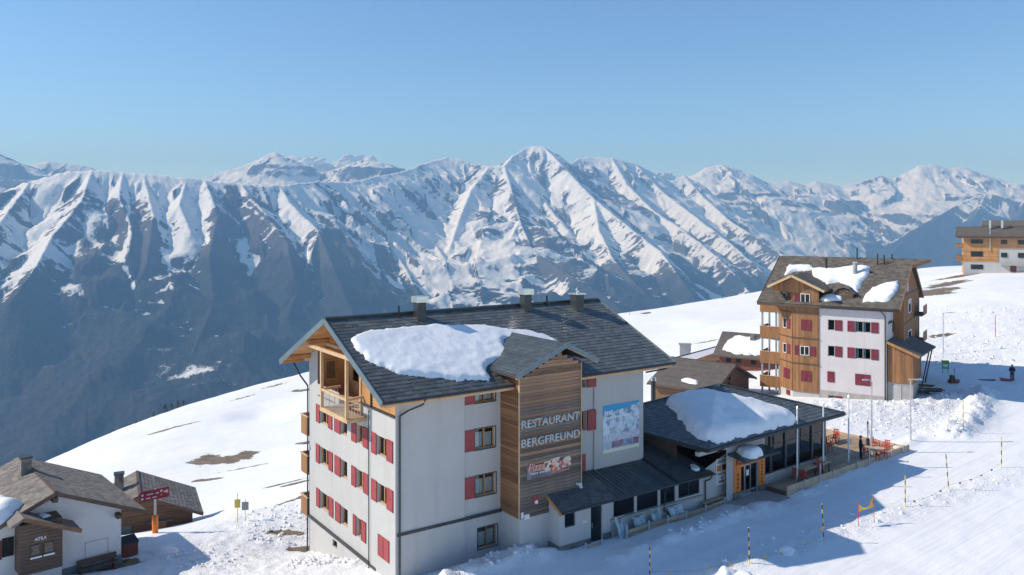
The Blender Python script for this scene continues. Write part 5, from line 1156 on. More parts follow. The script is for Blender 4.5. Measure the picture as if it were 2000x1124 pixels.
# snow on the chalet roof
o = (0,-.5,11.0); ex = (1,0,0); gsn = 'snow patches on the chalet roof'
zz = lambda L: [(1440+x/3.407, 470+y/3.407) for x, y in L]
snow_patch('roof_snow', 'wide snow patch around the chimney on brown chalet roof', CF, o, ex, ey, px_poly(CF, zz([(330,205),(345,172),(420,168),(490,168),(510,190),(560,185),(640,195),(740,178),(830,172),(885,180),(882,215),(850,260),(820,300),(795,345),(760,340),(740,300),(690,285),(640,280),(600,290),(555,265),(510,235),(500,200),(420,205),(370,215),(320,232)]), o, ex, ey), T=.34, edge=.5, step=.17, seed=11, group=gsn)
snow_patch('roof_snow', 'oblong snow slab near the right eave of chalet roof', CF, o, ex, ey, px_poly(CF, zz([(835,395),(865,345),(920,310),(1000,285),(1075,272),(1070,310),(1045,360),(1010,405),(960,412),(880,410),(840,412)]), o, ex, ey), T=.30, edge=.4, step=.15, seed=12, group=gsn)
snow_patch('roof_snow', 'small snow strip below the chalet dormer', CF, o, ex, ey, px_poly(CF, zz([(545,400),(570,370),(620,365),(680,370),(695,385),(690,402),(600,405)]), o, ex, ey), T=.25, edge=.3, step=.13, seed=13, group=gsn)
# ================================================================== huts
def hut(root, s0, s1, tf, tb, zb, ze, zrd, oh=.6, ohs=.6, wall_mat='wood_log', roof_mat='shingle_grey', base_mat=None, zbase=None, hip=0.0, tile=(.5,.4), tilesep=True, logs=False):
    "gable hut: ridge along s, eaves at front (tf) and back (tb)"
    tm_ = (tf+tb)/2; k = (zrd-ze)/(tm_-tf); b = MB()
    b.poly([(s0,tf,zb),(s1,tf,zb),(s1,tf,ze-.12),(s0,tf,ze-.12)]); b.poly([(s0,tb,zb),(s1,tb,zb),(s1,tb,ze-.12),(s0,tb,ze-.12)])
    for s_ in (s0, s1): b.poly([(s_,tf,zb),(s_,tb,zb),(s_,tb,ze-.12),(s_,tm_,zrd-.12 if not (hip and s_ == s0) else ze-.12),(s_,tf,ze-.12)])
    W = b.build('wall', wall_mat, root)
    if logs:
        n = int((ze-.15-zb)/.24)
        for i in range(n): MB().box(s0-.04,s1+.04,tf-.05,tf,zb+i*.24+.01,zb+i*.24+.225).build('log', wall_mat, root); MB().box(s1,s1+.05,tf-.04,tb,zb+i*.24+.01,zb+i*.24+.225).build('log', wall_mat, root)
    if base_mat: MB().box(s0-.03,s1+.03,tf-.04,tb+.04,zb-.5,zbase).build('plinth', base_mat, root)
    za = ze-oh*k; a, c = s0-ohs, s1+ohs; rs = a+hip
    m = MB(); F_ = [(a,tf-oh,za),(c,tf-oh,za),(c,tm_,zrd),(rs,tm_,zrd)]; B_ = [(a,tb+oh,za),(c,tb+oh,za),(c,tm_+.002,zrd),(rs,tm_+.002,zrd)]
    slab(m, F_, .14); slab(m, B_, .14)
    if hip: slab(m, [(a-.001,tf-oh,za),(rs-.001,tm_,zrd),(a-.001,tb+oh,za)], .14)
    RF = m.build('roof', 'wood_dark', root)
    ll = math.hypot(tm_-tf+oh, zrd-za); m = MB()
    tiles(m, (a,tf-oh,za+.012), (1,0,0), (0,tm_-tf+oh,zrd-za), [(0,0),(c-a,0),(c-a,ll),(rs-a,ll)], *tile, .022); tiles(m, (a,tb+oh,za+.012), (1,0,0), (0,-(tb+oh-tm_),zrd-za), [(0,0),(c-a,0),(c-a,ll),(rs-a,ll)], *tile, .022)
    if hip: e_ = Vector((hip,0,zrd-za)); w_ = tb-tf+2*oh; tiles(m, (a-.002,tf-oh,za+.014), (0,1,0), e_, [(0,0),(w_,0),(w_/2,e_.length)], *tile, .022)
    m.build('roof_tile', roof_mat, RF, kind='stuff')
    for s_ in ((a-.03, c+.03) if not hip else (c+.03,)):
        for tt, in ((tf-oh,),(tb+oh,)): MB().beam((s_,tt,za-.09),(s_,tm_,zrd-.09),.05,.24).build('barge_board', 'wood_dark', RF)
    MB().beam((rs,tm_,zrd+.04),(c,tm_,zrd+.04),.2,.05).build('ridge_cap', 'wood_dark', RF)
    return RF
# white hut on the left: gable towards the photographer, ridge running away
LF = Frame(-25.1, 52.6, 41.9); LQ = Frame(*LF.w(0,0,0)[:2], 131.9)      # s of LQ = away, t of LQ = towards the left
A = frame_thing('white_hut', 'white plastered hut with grey shingle roof and dark timber porch', 'hut', LQ)
RFa = hut(A, 0, 8.7, 0, 7.8, -3.2, 1.85, 3.6, oh=1.35, ohs=.65, wall_mat='plaster_hut', roof_mat='shingle_grey', tile=(.34,.3))
g = lambda s, t, z: (t, -s, z)            # LF (s right, t away) -> LQ local
MB(g).box(-3.45,.03,-.05,8.7,-3.5,-1.38).build('plinth', 'fascia', A)
MB(g).box(-5.95,-3.75,-1.42,-.02,-.66,2.3).build('porch_core', 'wood_dark', A)
for i in range(14): z = -.66+i*.21; MB(g).box(-5.97,-3.73,-1.47,-1.42,z,z+.198).build('board', 'wood_dark', A)
MB(g).box(-5.95,-3.75,-1.4,0,-3.2,-.68).build('porch_base', 'plaster', A)
m = MB(g); m.prism([(-6.5,-1.95,2.5),(-5.85,-1.95,2.85),(-2.8,-1.95,1.45),(-2.8,.0,1.45),(-5.85,.0,2.85),(-6.5,.0,2.5)], (0,0,-.16)); pr2 = m.build('porch_roof', 'shingle_grey', A)
MB(g).beam((-2.8,-1.98,1.36),(-5.85,-1.98,2.76),.05,.24).build('barge_board', 'wood_log', pr2)
for a in (-5.4,-4.72): window(A, lambda x, d, z: (-1.47-d, -x, z), a, a+.52, .35, 1.0, .03, .01, n=1, frame='wood_dark', fw=.05); MB(g).box(a-.03,a+.55,-1.6,-1.5,.24,.32).build('snowy_sill', 'snow_roof', A)
ax = (g(0,-1.48,0), g(1,0,0), (0,0,1), g(0,-1,0)); fit_text('house_name', 'AITILA', -5.2, -4.58, 1.22, 1.42, 'paint_white', A, ax, bold=.02, ext=.02)
MB(g).box(-6.6,-6.0,-.06,-.02,.2,1.3).build('window_recess', 'room_dark', A); MB(g).box(-7.25,-6.62,-.08,-.02,.1,1.2).build('shutter', 'wood_red', A)
for a in (-3.9,-.25): MB(g).box(a-.14,a+.14,-.6,0,1.1 if a > -1 else 2.95,1.36 if a > -1 else 3.25).build('purlin', 'wood_dark', A)
for q in (((-2.1,-.12),(-.78,-.12)),((-2.1,-1.28),(-.78,-1.28)),((-2.1,-1.28),(-2.1,-.12)),((-.78,-1.28),(-.78,-.12))): MB(g).beam((q[0][0],-.02,q[0][1]),(q[1][0],-.02,q[1][1]),.03,.03).build('frame_strip', 'plaster_grey', A)
MB(g).box(-4.6,-4.0,5.2,5.8,2.2,4.45).build('chimney', 'stone', A); MB(g).box(-4.66,-3.94,5.14,5.86,4.45,4.55).build('chimney_cap', 'metal_dark', A)
bn_ = thing('bench', 'dark wooden bench against the white hut wall', 'bench', LF.w(-1.5,-.45,-2.0), R(41.9))
MB().box(-1.15,1.15,-.2,.2,.42,.48).build('seat', 'wood_dark', bn_); MB().box(-1.15,1.15,.2,.26,.62,.95).build('backrest', 'wood_dark', bn_)
for x in (-.95,.95): MB().box(x-.04,x+.04,-.18,.26,0,.42).box(x-.04,x+.04,.2,.27,.42,.7).build('leg', 'wood_dark', bn_)
o = (0,0,1.85); exv = (1,0,0); kL = 1.75/3.9
oL = (0, 7.8, 1.85); eyL = Vector((0,-1,kL))
snow_patch('roof_snow', 'thick overhanging snow lump on the white hut roof', LQ, oL, (1,0,0), eyL, [(-.6,-1.8),(1.2,-1.6),(3.0,-1.2),(3.4,.6),(2.2,2.2),(.6,2.6),(-.4,1.9),(-.75,.6)], T=.75, edge=.8, step=.12, seed=21, lumps=.03)
snow_patch('roof_snow', 'thin snow strip on the dark porch roof of white hut', LQ, (-.9,3.7,1.92), (1,0,0), Vector((0,1,.46)), [(0,0),(.5,.1),(.5,1.1),(.0,1.0)], T=.14, edge=.2, step=.07, seed=22)
ct = thing('waste_container', 'dark red waste container behind the corner of white hut', 'container', LF.w(.9,1.6,-2.6), R(41.9))
MB().box(-.5,.5,-.45,.45,.1,1.3).build('body', 'wood_red', ct); MB().prism([(-.55,-.5,1.3),(.55,-.5,1.3),(.55,.5,1.5),(-.55,.5,1.5)], (0,0,.08)).build('lid', 'cloth_navy', ct)
for x in (-.4,.4): MB().cyl((x-.04,-.35,.1),(x+.04,-.35,.1),.1).build('wheel', 'paint_black', ct)
bo = thing('boulder', 'snow covered grey boulder near the white hut corner', 'boulder', (LF.w(2.8,.2,0).x, LF.w(2.8,.2,0).y, gz(*LF.w(2.8,.2,0)[:2])), 0)
def rock(name, r, mat, parent, seed, zs=.7):
    bm = bmesh.new(); bmesh.ops.create_icosphere(bm, subdivisions=3, radius=r)
    for v in bm.verts:
        n_ = float(fbm(np.array([v.co.x*1.3/r+seed]), np.array([v.co.y*1.3/r+v.co.z/r]), 3, seed)[0]); v.co *= 1+.28*n_; v.co.z *= zs
    me_ = bpy.data.meshes.new(name); bm.to_mesh(me_); bm.free(); me_.polygons.foreach_set('use_smooth', [True]*len(me_.polygons)); return link(name, me_, mat, parent)
rk = rock('rock', .75, 'snow_roof', bo, 3); 
# log hut further down
QF = Frame((375.5-1000)/FPX*68, 68, 116.1)             # s runs away along the ridge, t to the left
B = frame_thing('log_hut', 'brown log hut with grey shingle roof beyond the direction sign', 'hut', QF)
hut(B, 0, 5.8, 0, 8.0, -7.5, -3.8, -2.0, oh=.8, ohs=.65, wall_mat='wood_log', roof_mat='shingle_grey', tile=(.4,.34))
g2 = lambda a, d, z: (-d, a, z)           # gable front: a = t, outward = -s
for i in range(15):
    z = -7.2+i*.26; lim = 0 if z+.25 < -3.9 else (z+.25+3.9)/.45
    if lim < 3.9: MB(g2).box(lim-.02,8.02-lim,.0,.07,z,z+.245).build('log', 'wood_log', B)
MB().box(2.9,3.6,5.1,5.8,-3.2,-1.15).build('chimney', 'stone', B); MB().box(2.84,3.66,5.04,5.86,-1.15,-1.05).build('chimney_cap', 'metal_dark', B)
dd = MB(g2).box(2.0,3.0,.07,.13,-6.6,-4.5).build('door', 'wood_new', B); MB(g2).box(2.1,2.18,.13,.17,-5.6,-5.45).build('handle', 'metal_dark', dd)
MB(g2).box(1.5,3.5,.07,.6,-4.42,-4.34).build('door_hood', 'shingle_grey', B); MB(g2).box(4.6,5.5,.07,.12,-6.6,-4.5).build('window_panel', 'fascia', B)
# dark hut behind the pavilion
AP = px2w(1200+1110/4.682, 560+715/4.682, 92); MF = Frame(AP.x, AP.y, -40)
Cc = frame_thing('dark_hut', 'dark timber hut with brown felt roof behind the pavilion', 'hut', MF)
RFm = hut(Cc, -7.6, -.5, -4.6, 4.6, -2.5, 1.95, AP.z, oh=.9, ohs=.55, wall_mat='wood_dark', roof_mat='roof_felt', tile=(1.2,.9))
window(Cc, SXW if False else (lambda a, d, z: (-.5+d, a, z)), -1.0,-.3,1.6,2.6, .03, .01, n=1, frame='wood_dark', curtain=False, fw=.06); MB().box(-.5,-.44,-3.4,-2.6,-1.4,.6).build('door', 'wood_log', Cc)
for i in range(30): MB(FX).box(-7.6+i*.237,-7.6+i*.237+.225,4.6,4.64,-2.4,1.8).build('board', 'wood_log', Cc)
eM = Vector((0,4.6,AP.z-1.95)); snow_patch('roof_snow', 'thin oval snow patch on brown felt hut roof', MF, (0,-4.6,1.97), (1,0,0), eM, px_poly(MF, [(1329,742),(1338,739),(1352,741),(1364,746),(1362,751),(1345,750),(1332,746)], (0,-4.6,1.97), (1,0,0), eM), T=.14, edge=.3, step=.12, seed=31)
fl = thing('flue_pipe', 'tall steel flue pipe behind the hotel corner', 'flue', px2w(1276,790,75), 0); h_ = CZ-(745-HY)/FPX*75-fl.location.z
MB().cyl((0,0,-1.5),(0,0,h_),.22,n=12).build('pipe', 'metal_dark', fl); MB().cyl((0,0,h_+.05),(0,0,h_+.35),.26,n=12).build('cowl', 'metal_light', fl)
# red hut with snowed roof
AP2 = px2w(1486, 654, 120); NF = Frame(AP2.x, AP2.y, -33)
Dd = frame_thing('red_hut', 'dark red timber hut under a snow covered roof', 'hut', NF)
hut(Dd, -5.0, 3.4, -3.5, 3.5, -2.6, .95, AP2.z, oh=.8, ohs=.7, wall_mat='wood_red', roof_mat='roof_felt', tile=(1.0,.8))
for a in (-4.0,-2.6,-.4): MB(FX).box(a,a+.7,3.5,3.54,-.5,.5).build('window', 'room_dark', Dd); MB(FX).box(a-.06,a+.76,3.54,3.57,-.56,-.5).build('sill', 'wood_dark', Dd)
eN = Vector((0,3.5,AP2.z-.95)); pn = px_poly(NF, [(1412,683),(1420,668),(1436,657),(1470,660),(1500,664),(1530,668),(1530,692),(1480,694),(1440,692)], (0,-3.5,.97), (1,0,0), eN)
snow_patch('roof_snow', 'snow blanket on the dark red hut roof', NF, (0,-3.5,.97), (1,0,0), eN, pn, T=.35, edge=.4, step=.2, seed=32)
q = NF.hP(1471,668,(0,-3.5,.97),Vector((1,0,0)).cross(eN)); MB().box(q.x-.35,q.x+.35,q.y-.35,q.y+.35,q.z-.6,q.z+1.1).build('chimney', 'stone', Dd)
# snowed roof with dark verge and a little shed further back
AP3 = px2w(1405, 676, 128); OF = Frame(AP3.x, AP3.y, 30)
E_ = frame_thing('snowed_hut', 'low hut whose white roof ends in a long dark verge', 'hut', OF)
m = MB(); slab(m, [(-9.5,0,AP3.z-1.2),(0,0,AP3.z),(2.0,-4.5,AP3.z-1.9),(-7.0,-4.5,AP3.z-3.0)], .2); E_r = m.build('roof', 'snow_roof', E_)
MB().beam((-9.6,.05,AP3.z-1.45),(.1,.05,AP3.z-.25),.1,.7).build('verge_board', 'roof_felt', E_r); MB().prism([(-9.0,-.1,AP3.z-4.5),(0,-.1,AP3.z-4.5),(0,-.1,AP3.z-.3),(-9.0,-.1,AP3.z-1.6)], (0,-3.5,-.6)).build('wall', 'wood_log', E_)
sh = thing('shed', 'small grey flat roofed shed on the snowfield edge', 'shed', px2w(1338, 690, 132), R(-10)); MB().box(-.85,.85,-.6,.6,-1,1.4).build('body', 'plaster_grey', sh); MB().box(-1,1,-.75,.75,1.4,1.52).build('roof', 'paint_grey', sh)

# ================================================================== long building on the hill
XF = Frame((1882-1000)/FPX*180, 180, -26.5)
N_ = frame_thing('hill_building', 'long timber and white apartment building on the hill crest', 'building', XF)
zy = lambda y: CZ-(y-HY)/FPX*178; xx = lambda px: XF.hT(px, 500, 0)[0]
m = MB(FX); m.poly([(0,0,7),(6.9,0,7),(6.9,0,zy(512)),(0,0,zy(512))]); m.build('base_wall', 'plaster', N_)
MB(FX).poly([(0,0,zy(512)),(6.6,0,zy(512)),(6.6,0,zy(462)),(0,0,zy(462))]).build('backing', 'wood_dark', N_)
for i in range(22):
    z = zy(512)+i*.265; b_ = 6.6 if z < zy(488) else 27; MB(FX).box(0,b_,.02,.06,z,z+.25).build('board', 'wood_new', N_)
m = MB(FX); m.poly([(6.6,-.02,7),(27,-.02,7),(27,-.02,zy(487)),(6.6,-.02,zy(487))]); m.build('white_wall', 'plaster', N_)
MB(FX).box(6.9,27,.0,1.2,zy(518),zy(515)).build('ledge', 'concrete', N_); MB(FX).box(8.8,9.9,.02,.06,zy(530),zy(518.5)).build('door', 'wood_red', N_)
for px0, px1, y0, y1 in ((1896,1920,468,476.5),(1896,1920,491.5,502),(1896,1920,517.5,526.5),(1955,1967,468.5,477),(1955,1967,493.5,502.5),(1988,2003,468.5,477),(1988,2003,493.5,503),(2030,2045,468,477),(2030,2045,493,503)):
    w_ = MB(FX).box(xx(px0),xx(px1),.06,.1,zy(y1),zy(y0)).build('window', 'metal_dark', N_); n = 2
    for k in range(n): a = xx(px0)+.1+k*(xx(px1)-xx(px0)-.1)/n; MB(FX).box(a,a+(xx(px1)-xx(px0)-.1)/n-.12,.1,.115,zy(y1)+.1,zy(y0)-.1).build('pane', 'glass', w_)
m = MB(); slab(m, [(-1.3,-1.2,zy(462.5)),(27,-1.2,zy(462.5)),(27,3.4,zy(443)),(-1.3,3.4,zy(443))], .3); slab(m, [(-1.3,8,zy(462)),(27,8,zy(462)),(27,3.41,zy(443)),(-1.3,3.41,zy(443))], .3); nr = m.build('roof', 'roof_felt', N_)
m = MB(); slab(m, [(3.6,3.0,zy(441)),(27,3.0,zy(441)),(27,7,zy(431)),(4.2,7,zy(431))], .4); m.build('upper_roof', 'tile_brown', nr)
MB().box(-1.35,27,-1.3,-1.2,zy(463.5),zy(461)).build('eave_board', 'wood_dark', nr)
for px in (1935,1959): MB().box(xx(px)-.2,xx(px)+.2,2.0,2.4,zy(446),zy(431)).build('chimney', 'metal_light', N_)
MB().cyl((xx(1933.5),-.2,zy(446)),(xx(1933.5),-.2,zy(490)),.07).build('downpipe', 'metal_light', N_)
MB().poly([(0,0,7),(0,8,7),(0,8,zy(464)),(0,3.4,zy(446)),(0,0,zy(464))]).build('side_wall', 'wood_new', N_)
for y0, y1 in ((477,486),(500,511)):
    b = MB().box(-1.4,0,.4,5,zy(y1),zy(y1)+.15).build('balcony', 'wood_chalet', N_)
    for i in range(5): MB().box(-1.42+i*.28,-1.42+i*.28+.26,.36,.4,zy(y1),zy(y0)).build('board', 'wood_chalet', b)
    MB().box(-1.45,.0,.33,.42,zy(y0),zy(y0)+.1).build('rail', 'wood_dark', b)

# ================================================================== signs, poles and piste furniture
def at(px, py, z): D = (CZ-z)*FPX/(py-HY); return Vector(((px-1000)/FPX*D, D, gz((px-1000)/FPX*D, D)))
def on_ground(px, py, D0=40, D1=240):
    "first ground point under a photo pixel"
    D = np.linspace(D0, D1, 900); X = (px-1000)/FPX*D; Z = CZ-(py-HY)/FPX*D; k = np.nonzero(ground_z(X, D) >= Z)[0]; i = k[0] if len(k) else len(D)-1
    return Vector((X[i], D[i], gz(X[i], D[i])))
p = px2w(303, 1036, 60); p.z = gz(p.x, p.y)
SG = thing('direction_sign', 'dark red direction sign on a post with orange padding', 'sign', p, R(12))
hz = CZ-(955-HY)/FPX*60-p.z
MB().cyl((0,0,-.3),(0,0,hz),.075,n=10).build('post', 'metal_pole', SG); MB().cyl((0,0,.0),(0,0,1.22),.21,n=14).cyl((0,0,1.22),(0,0,1.32),.21,.12,n=14).build('padding', 'paint_orange', SG)
tilt = .15; xs = lambda a, d, z: (a, -d, z+a*tilt)
MB(xs).box(-1.0,1.0,.08,.12,hz-.75,hz+.0).build('panel', 'paint_sign_red', SG)
axs = ((0,-.125,0),(1,0,tilt),(0,0,1),(0,-1,0))
MB(xs).prism([(.62,.125,hz-.36),(.8,.125,hz-.36),(.8,.125,hz-.48),(.95,.125,hz-.3),(.8,.125,hz-.12),(.8,.125,hz-.24),(.62,.125,hz-.24)], (0,.006,0)).build('arrow', 'paint_white', SG)
for a, z, mt in ((-.85,hz-.28,'paint_white'),(-.85,hz-.55,'paint_white'),(.45,hz-.2,'paint_white'),(.45,hz-.48,'paint_orange')): MB(xs).cyl((a,.12,z),(a,.13,z),.085,n=12).build('symbol', mt, SG)
for a0, a1, z in ((-.55,-.1,hz-.3),(.05,.28,hz-.3),(-.6,-.28,hz-.57),(-.15,.12,hz-.57)): MB(xs).box(a0,a1,.12,.127,z-.04,z+.04).build('text_line', 'paint_white', SG)
for px, py, top, pw, mt, lab in ((464,1022,972,.42,'paint_yellow','small yellow notice board on a pole beside snow track'),(479,1022,985,.5,'paint_grey','small grey notice board on a leaning striped pole')):
    p = px2w(px, py, 62); p.z = gz(p.x, p.y); o = thing('notice_board', lab, 'sign', p, R(8)); h = (py-top)/FPX*62+.2
    MB().cyl((0,0,-.3),(0,0,h*1.05),.03).build('pole', 'paint_yellow', o); MB().box(-pw/2,pw/2,-.05,-.02,h*.55,h*.55+.62).build('board', mt, o)
def striped_pole(px, yb, yt, label, n=9, lean=0.0, cols=('paint_yellow','paint_black'), D=None):
    p = on_ground(px, yb) if D is None else px2w(px, yb, D)
    if D: p.z = gz(p.x, p.y)
    h = (yb-yt)/FPX*p.y; o = thing('piste_pole', label, 'pole', p, 0, 'striped poles marking the piste'); o.rotation_euler = (0, lean, 0)
    for k in range(n): MB().cyl((0,0,h*k/n-(.2 if k == 0 else 0)),(0,0,h*(k+1)/n),.032,n=8).build('band', cols[k % 2], o)
    MB().cyl((0,0,h),(0,0,h+.04),.04,n=8).build('cap', cols[0], o)
    return p
PP = [striped_pole(1269,1132,1070,'yellow and black striped pole in shade below the porch',8), striped_pole(1464,1104,1034,'yellow and black striped pole with dark top in building shade',8,-.03),
      striped_pole(1609,1060,988,'slightly leaning striped pole wearing a loose yellow ribbon',8,-.05), striped_pole(1768,992,932,'striped pole at the sunny edge of the building shadow',7),
      striped_pole(1853,958,889,'leaning striped pole beside rough snow ridge',8,-.08), striped_pole(1956,914,856,'upright striped pole farthest along the groomed piste edge',7), striped_pole(1881,835,785,'thin dark pole before the end of the snow bank',6,0,('paint_black','paint_yellow'))]
MB().prism([(-.25,-.05,.75),(.05,-.05,.95),(.12,-.05,.86),(-.2,-.05,.68)], (0,.02,0)).build('ribbon', 'fabric_yellow', [o for o in bpy.data.objects if o.get('label','').startswith('slightly leaning')][0])
for a, b, lab in ((0,1,'rope with yellow tags strung below the porch fence'),(1,2,'rope with yellow tags between the two shaded striped poles'),(3,4,'thin rope with dark tags beside the sunlit rough snow'),(4,5,'thin rope with tags along the far groomed edge')):
    A_, B_ = PP[a], PP[b]; o = thing('marker_rope', lab, 'rope', A_, 0, 'marker ropes along the piste'); d = B_-A_; n = 10
    pts = [Vector((d.x*k/n, d.y*k/n, d.z*k/n + .35-.28*math.sin(math.pi*k/n))) for k in range(n+1)]; MB().tube(pts, .009, 4).build('rope', 'paint_grey', o)
    for k in (2,4,6,8): q = pts[k]; MB().prism([q+Vector((-.07,0,0)), q+Vector((.07,0,.0)), q+Vector((.09,0,-.11)), q+Vector((-.05,0,-.13))], (0,.015,0)).build('tag', 'fabric_yellow' if a < 3 else 'cloth_grey', o)
# slalom gate banner
g0 = on_ground(1676.5, 1030); g1 = g0 + Vector((1.25, .55, 0)); g1.z = gz(g1.x, g1.y)
SB = thing('slalom_gate', 'yellow gate banner stretched between two thin red poles', 'gate', g0, 0)
d = g1-g0; MB().cyl((0,0,-.2),(.0,0,1.62),.018,n=6).build('pole', 'plastic_red', SB); MB().cyl((d.x,d.y,d.z-.2),(d.x-.1,d.y,d.z+1.8),.018,n=6).build('pole', 'plastic_red', SB)
u, v = np.meshgrid(np.linspace(0,1,14), np.linspace(0,1,8)); top = 1.45-.5*np.sin(u*math.pi)**.8*.75+.28*u**3; bot = .85+.22*u
P_ = np.stack([u*(d.x-.05), u*d.y+.06*np.sin(u*6+v*2), bot+(top-bot)*v], -1); gm = grid_mesh('banner', P_, 'fabric_yellow'); gm.parent = SB
# far marker and utility poles
for px, yb, yt, D, lab, mt in ((1230,614,601,198,'tiny utility pole on the skyline of snowfield','wood_dark'),(1349,692,676,140,'thin dark post beside the little grey shed','wood_dark'),(1944,643,618,112,'thin reddish marker pole on the bumpy snow slope','plastic_red'),(601,1005,960,64,'thin striped marker pole behind the hotel corner','paint_grey')):
    p = px2w(px, yb, D); p.z = gz(p.x, p.y); h = CZ-(yt-HY)/FPX*D-p.z; o = thing('marker_pole', lab, 'pole', p, 0); MB().cyl((0,0,-.3),(0,0,h),.05,.035,n=6).build('shaft', mt, o); MB().cyl((0,0,h),(0,0,h+.08),.06,.03,n=6).build('cap', mt, o)
p = px2w(1846.5, 694, 97); p.z = gz(p.x, p.y); gs_ = thing('green_sign', 'bright green sign board at the foot of lamp post', 'sign', p, R(-10)); MB().box(-.4,.4,-.04,.04,.5,1.5).build('board', 'paint_green', gs_)
for x in (-.3,.3): MB().cyl((x,0,-.2),(x,0,.5),.03).build('leg', 'metal_dark', gs_)
MB().box(-.28,.28,-.05,-.041,.75,1.05).build('print', 'paint_white', gs_)
# sleds
def sled(p, rz, label, mat='plastic_red'):
    o = thing('sled', label, 'sled', p, rz, 'sleds left on the snow')
    b = MB(); b.prism([(-.55,-.25,.12),(.5,-.25,.1),(.7,-.2,.3),(.7,.2,.3),(.5,.25,.1),(-.55,.25,.12)], (0,0,.08)).box(-.55,-.5,-.25,.25,.18,.4); b.build('tub', mat, o)
    for y in (-.18,.18): MB().beam((-.55,y,.04),(.6,y,.05),.05,.08).build('runner', 'metal_dark', o)
    return o
p = at(1862, 747, 1.9); s1_ = sled(p, R(10), 'red sled with a dark green bag beside the chalet annex'); MB().prism([(-.4,-.18,.2),(.2,-.18,.2),(.1,-.1,.85),(-.3,-.1,.9)], (0,.34,0)).build('bag', 'needles', s1_); MB().cyl((.1,0,.2),(.15,0,1.7),.02).build('stick', 'metal_dark', s1_)
p = at(1966, 745, 1.9); sled(p, R(170), 'red sled resting beside the standing person in piste shade')
p = at(1927, 744, 1.9); sk = thing('skis', 'pair of dark skis lying flat on shaded snow', 'skis', p, R(-20))
for y in (-.08,.12): b = MB(); b.prism([(-.8,y-.045,.03),(.75,y-.045,.03),(.9,y-.03,.12),(.9,y+.03,.12),(.75,y+.045,.03),(-.8,y+.045,.03)], (0,0,.02)); b.build('ski', 'cloth_black', sk)
# dark heap of gear under the chalet annex
p = CF.w(3.6,4.5,0); p.z = gz(p.x, p.y)
wp = thing('woodpile', 'dark heap of timber beneath the chalet annex roof', 'woodpile', p, R(-20))
for k in range(14): a = rng.uniform(-1.2,1.2); b_ = rng.uniform(-.8,.8); MB().beam((a-.7,b_,.1+.06*k),(a+.8,b_+rng.uniform(-.4,.4),.1+.06*k),.14,.12).build('plank', 'wood_dark', wp)
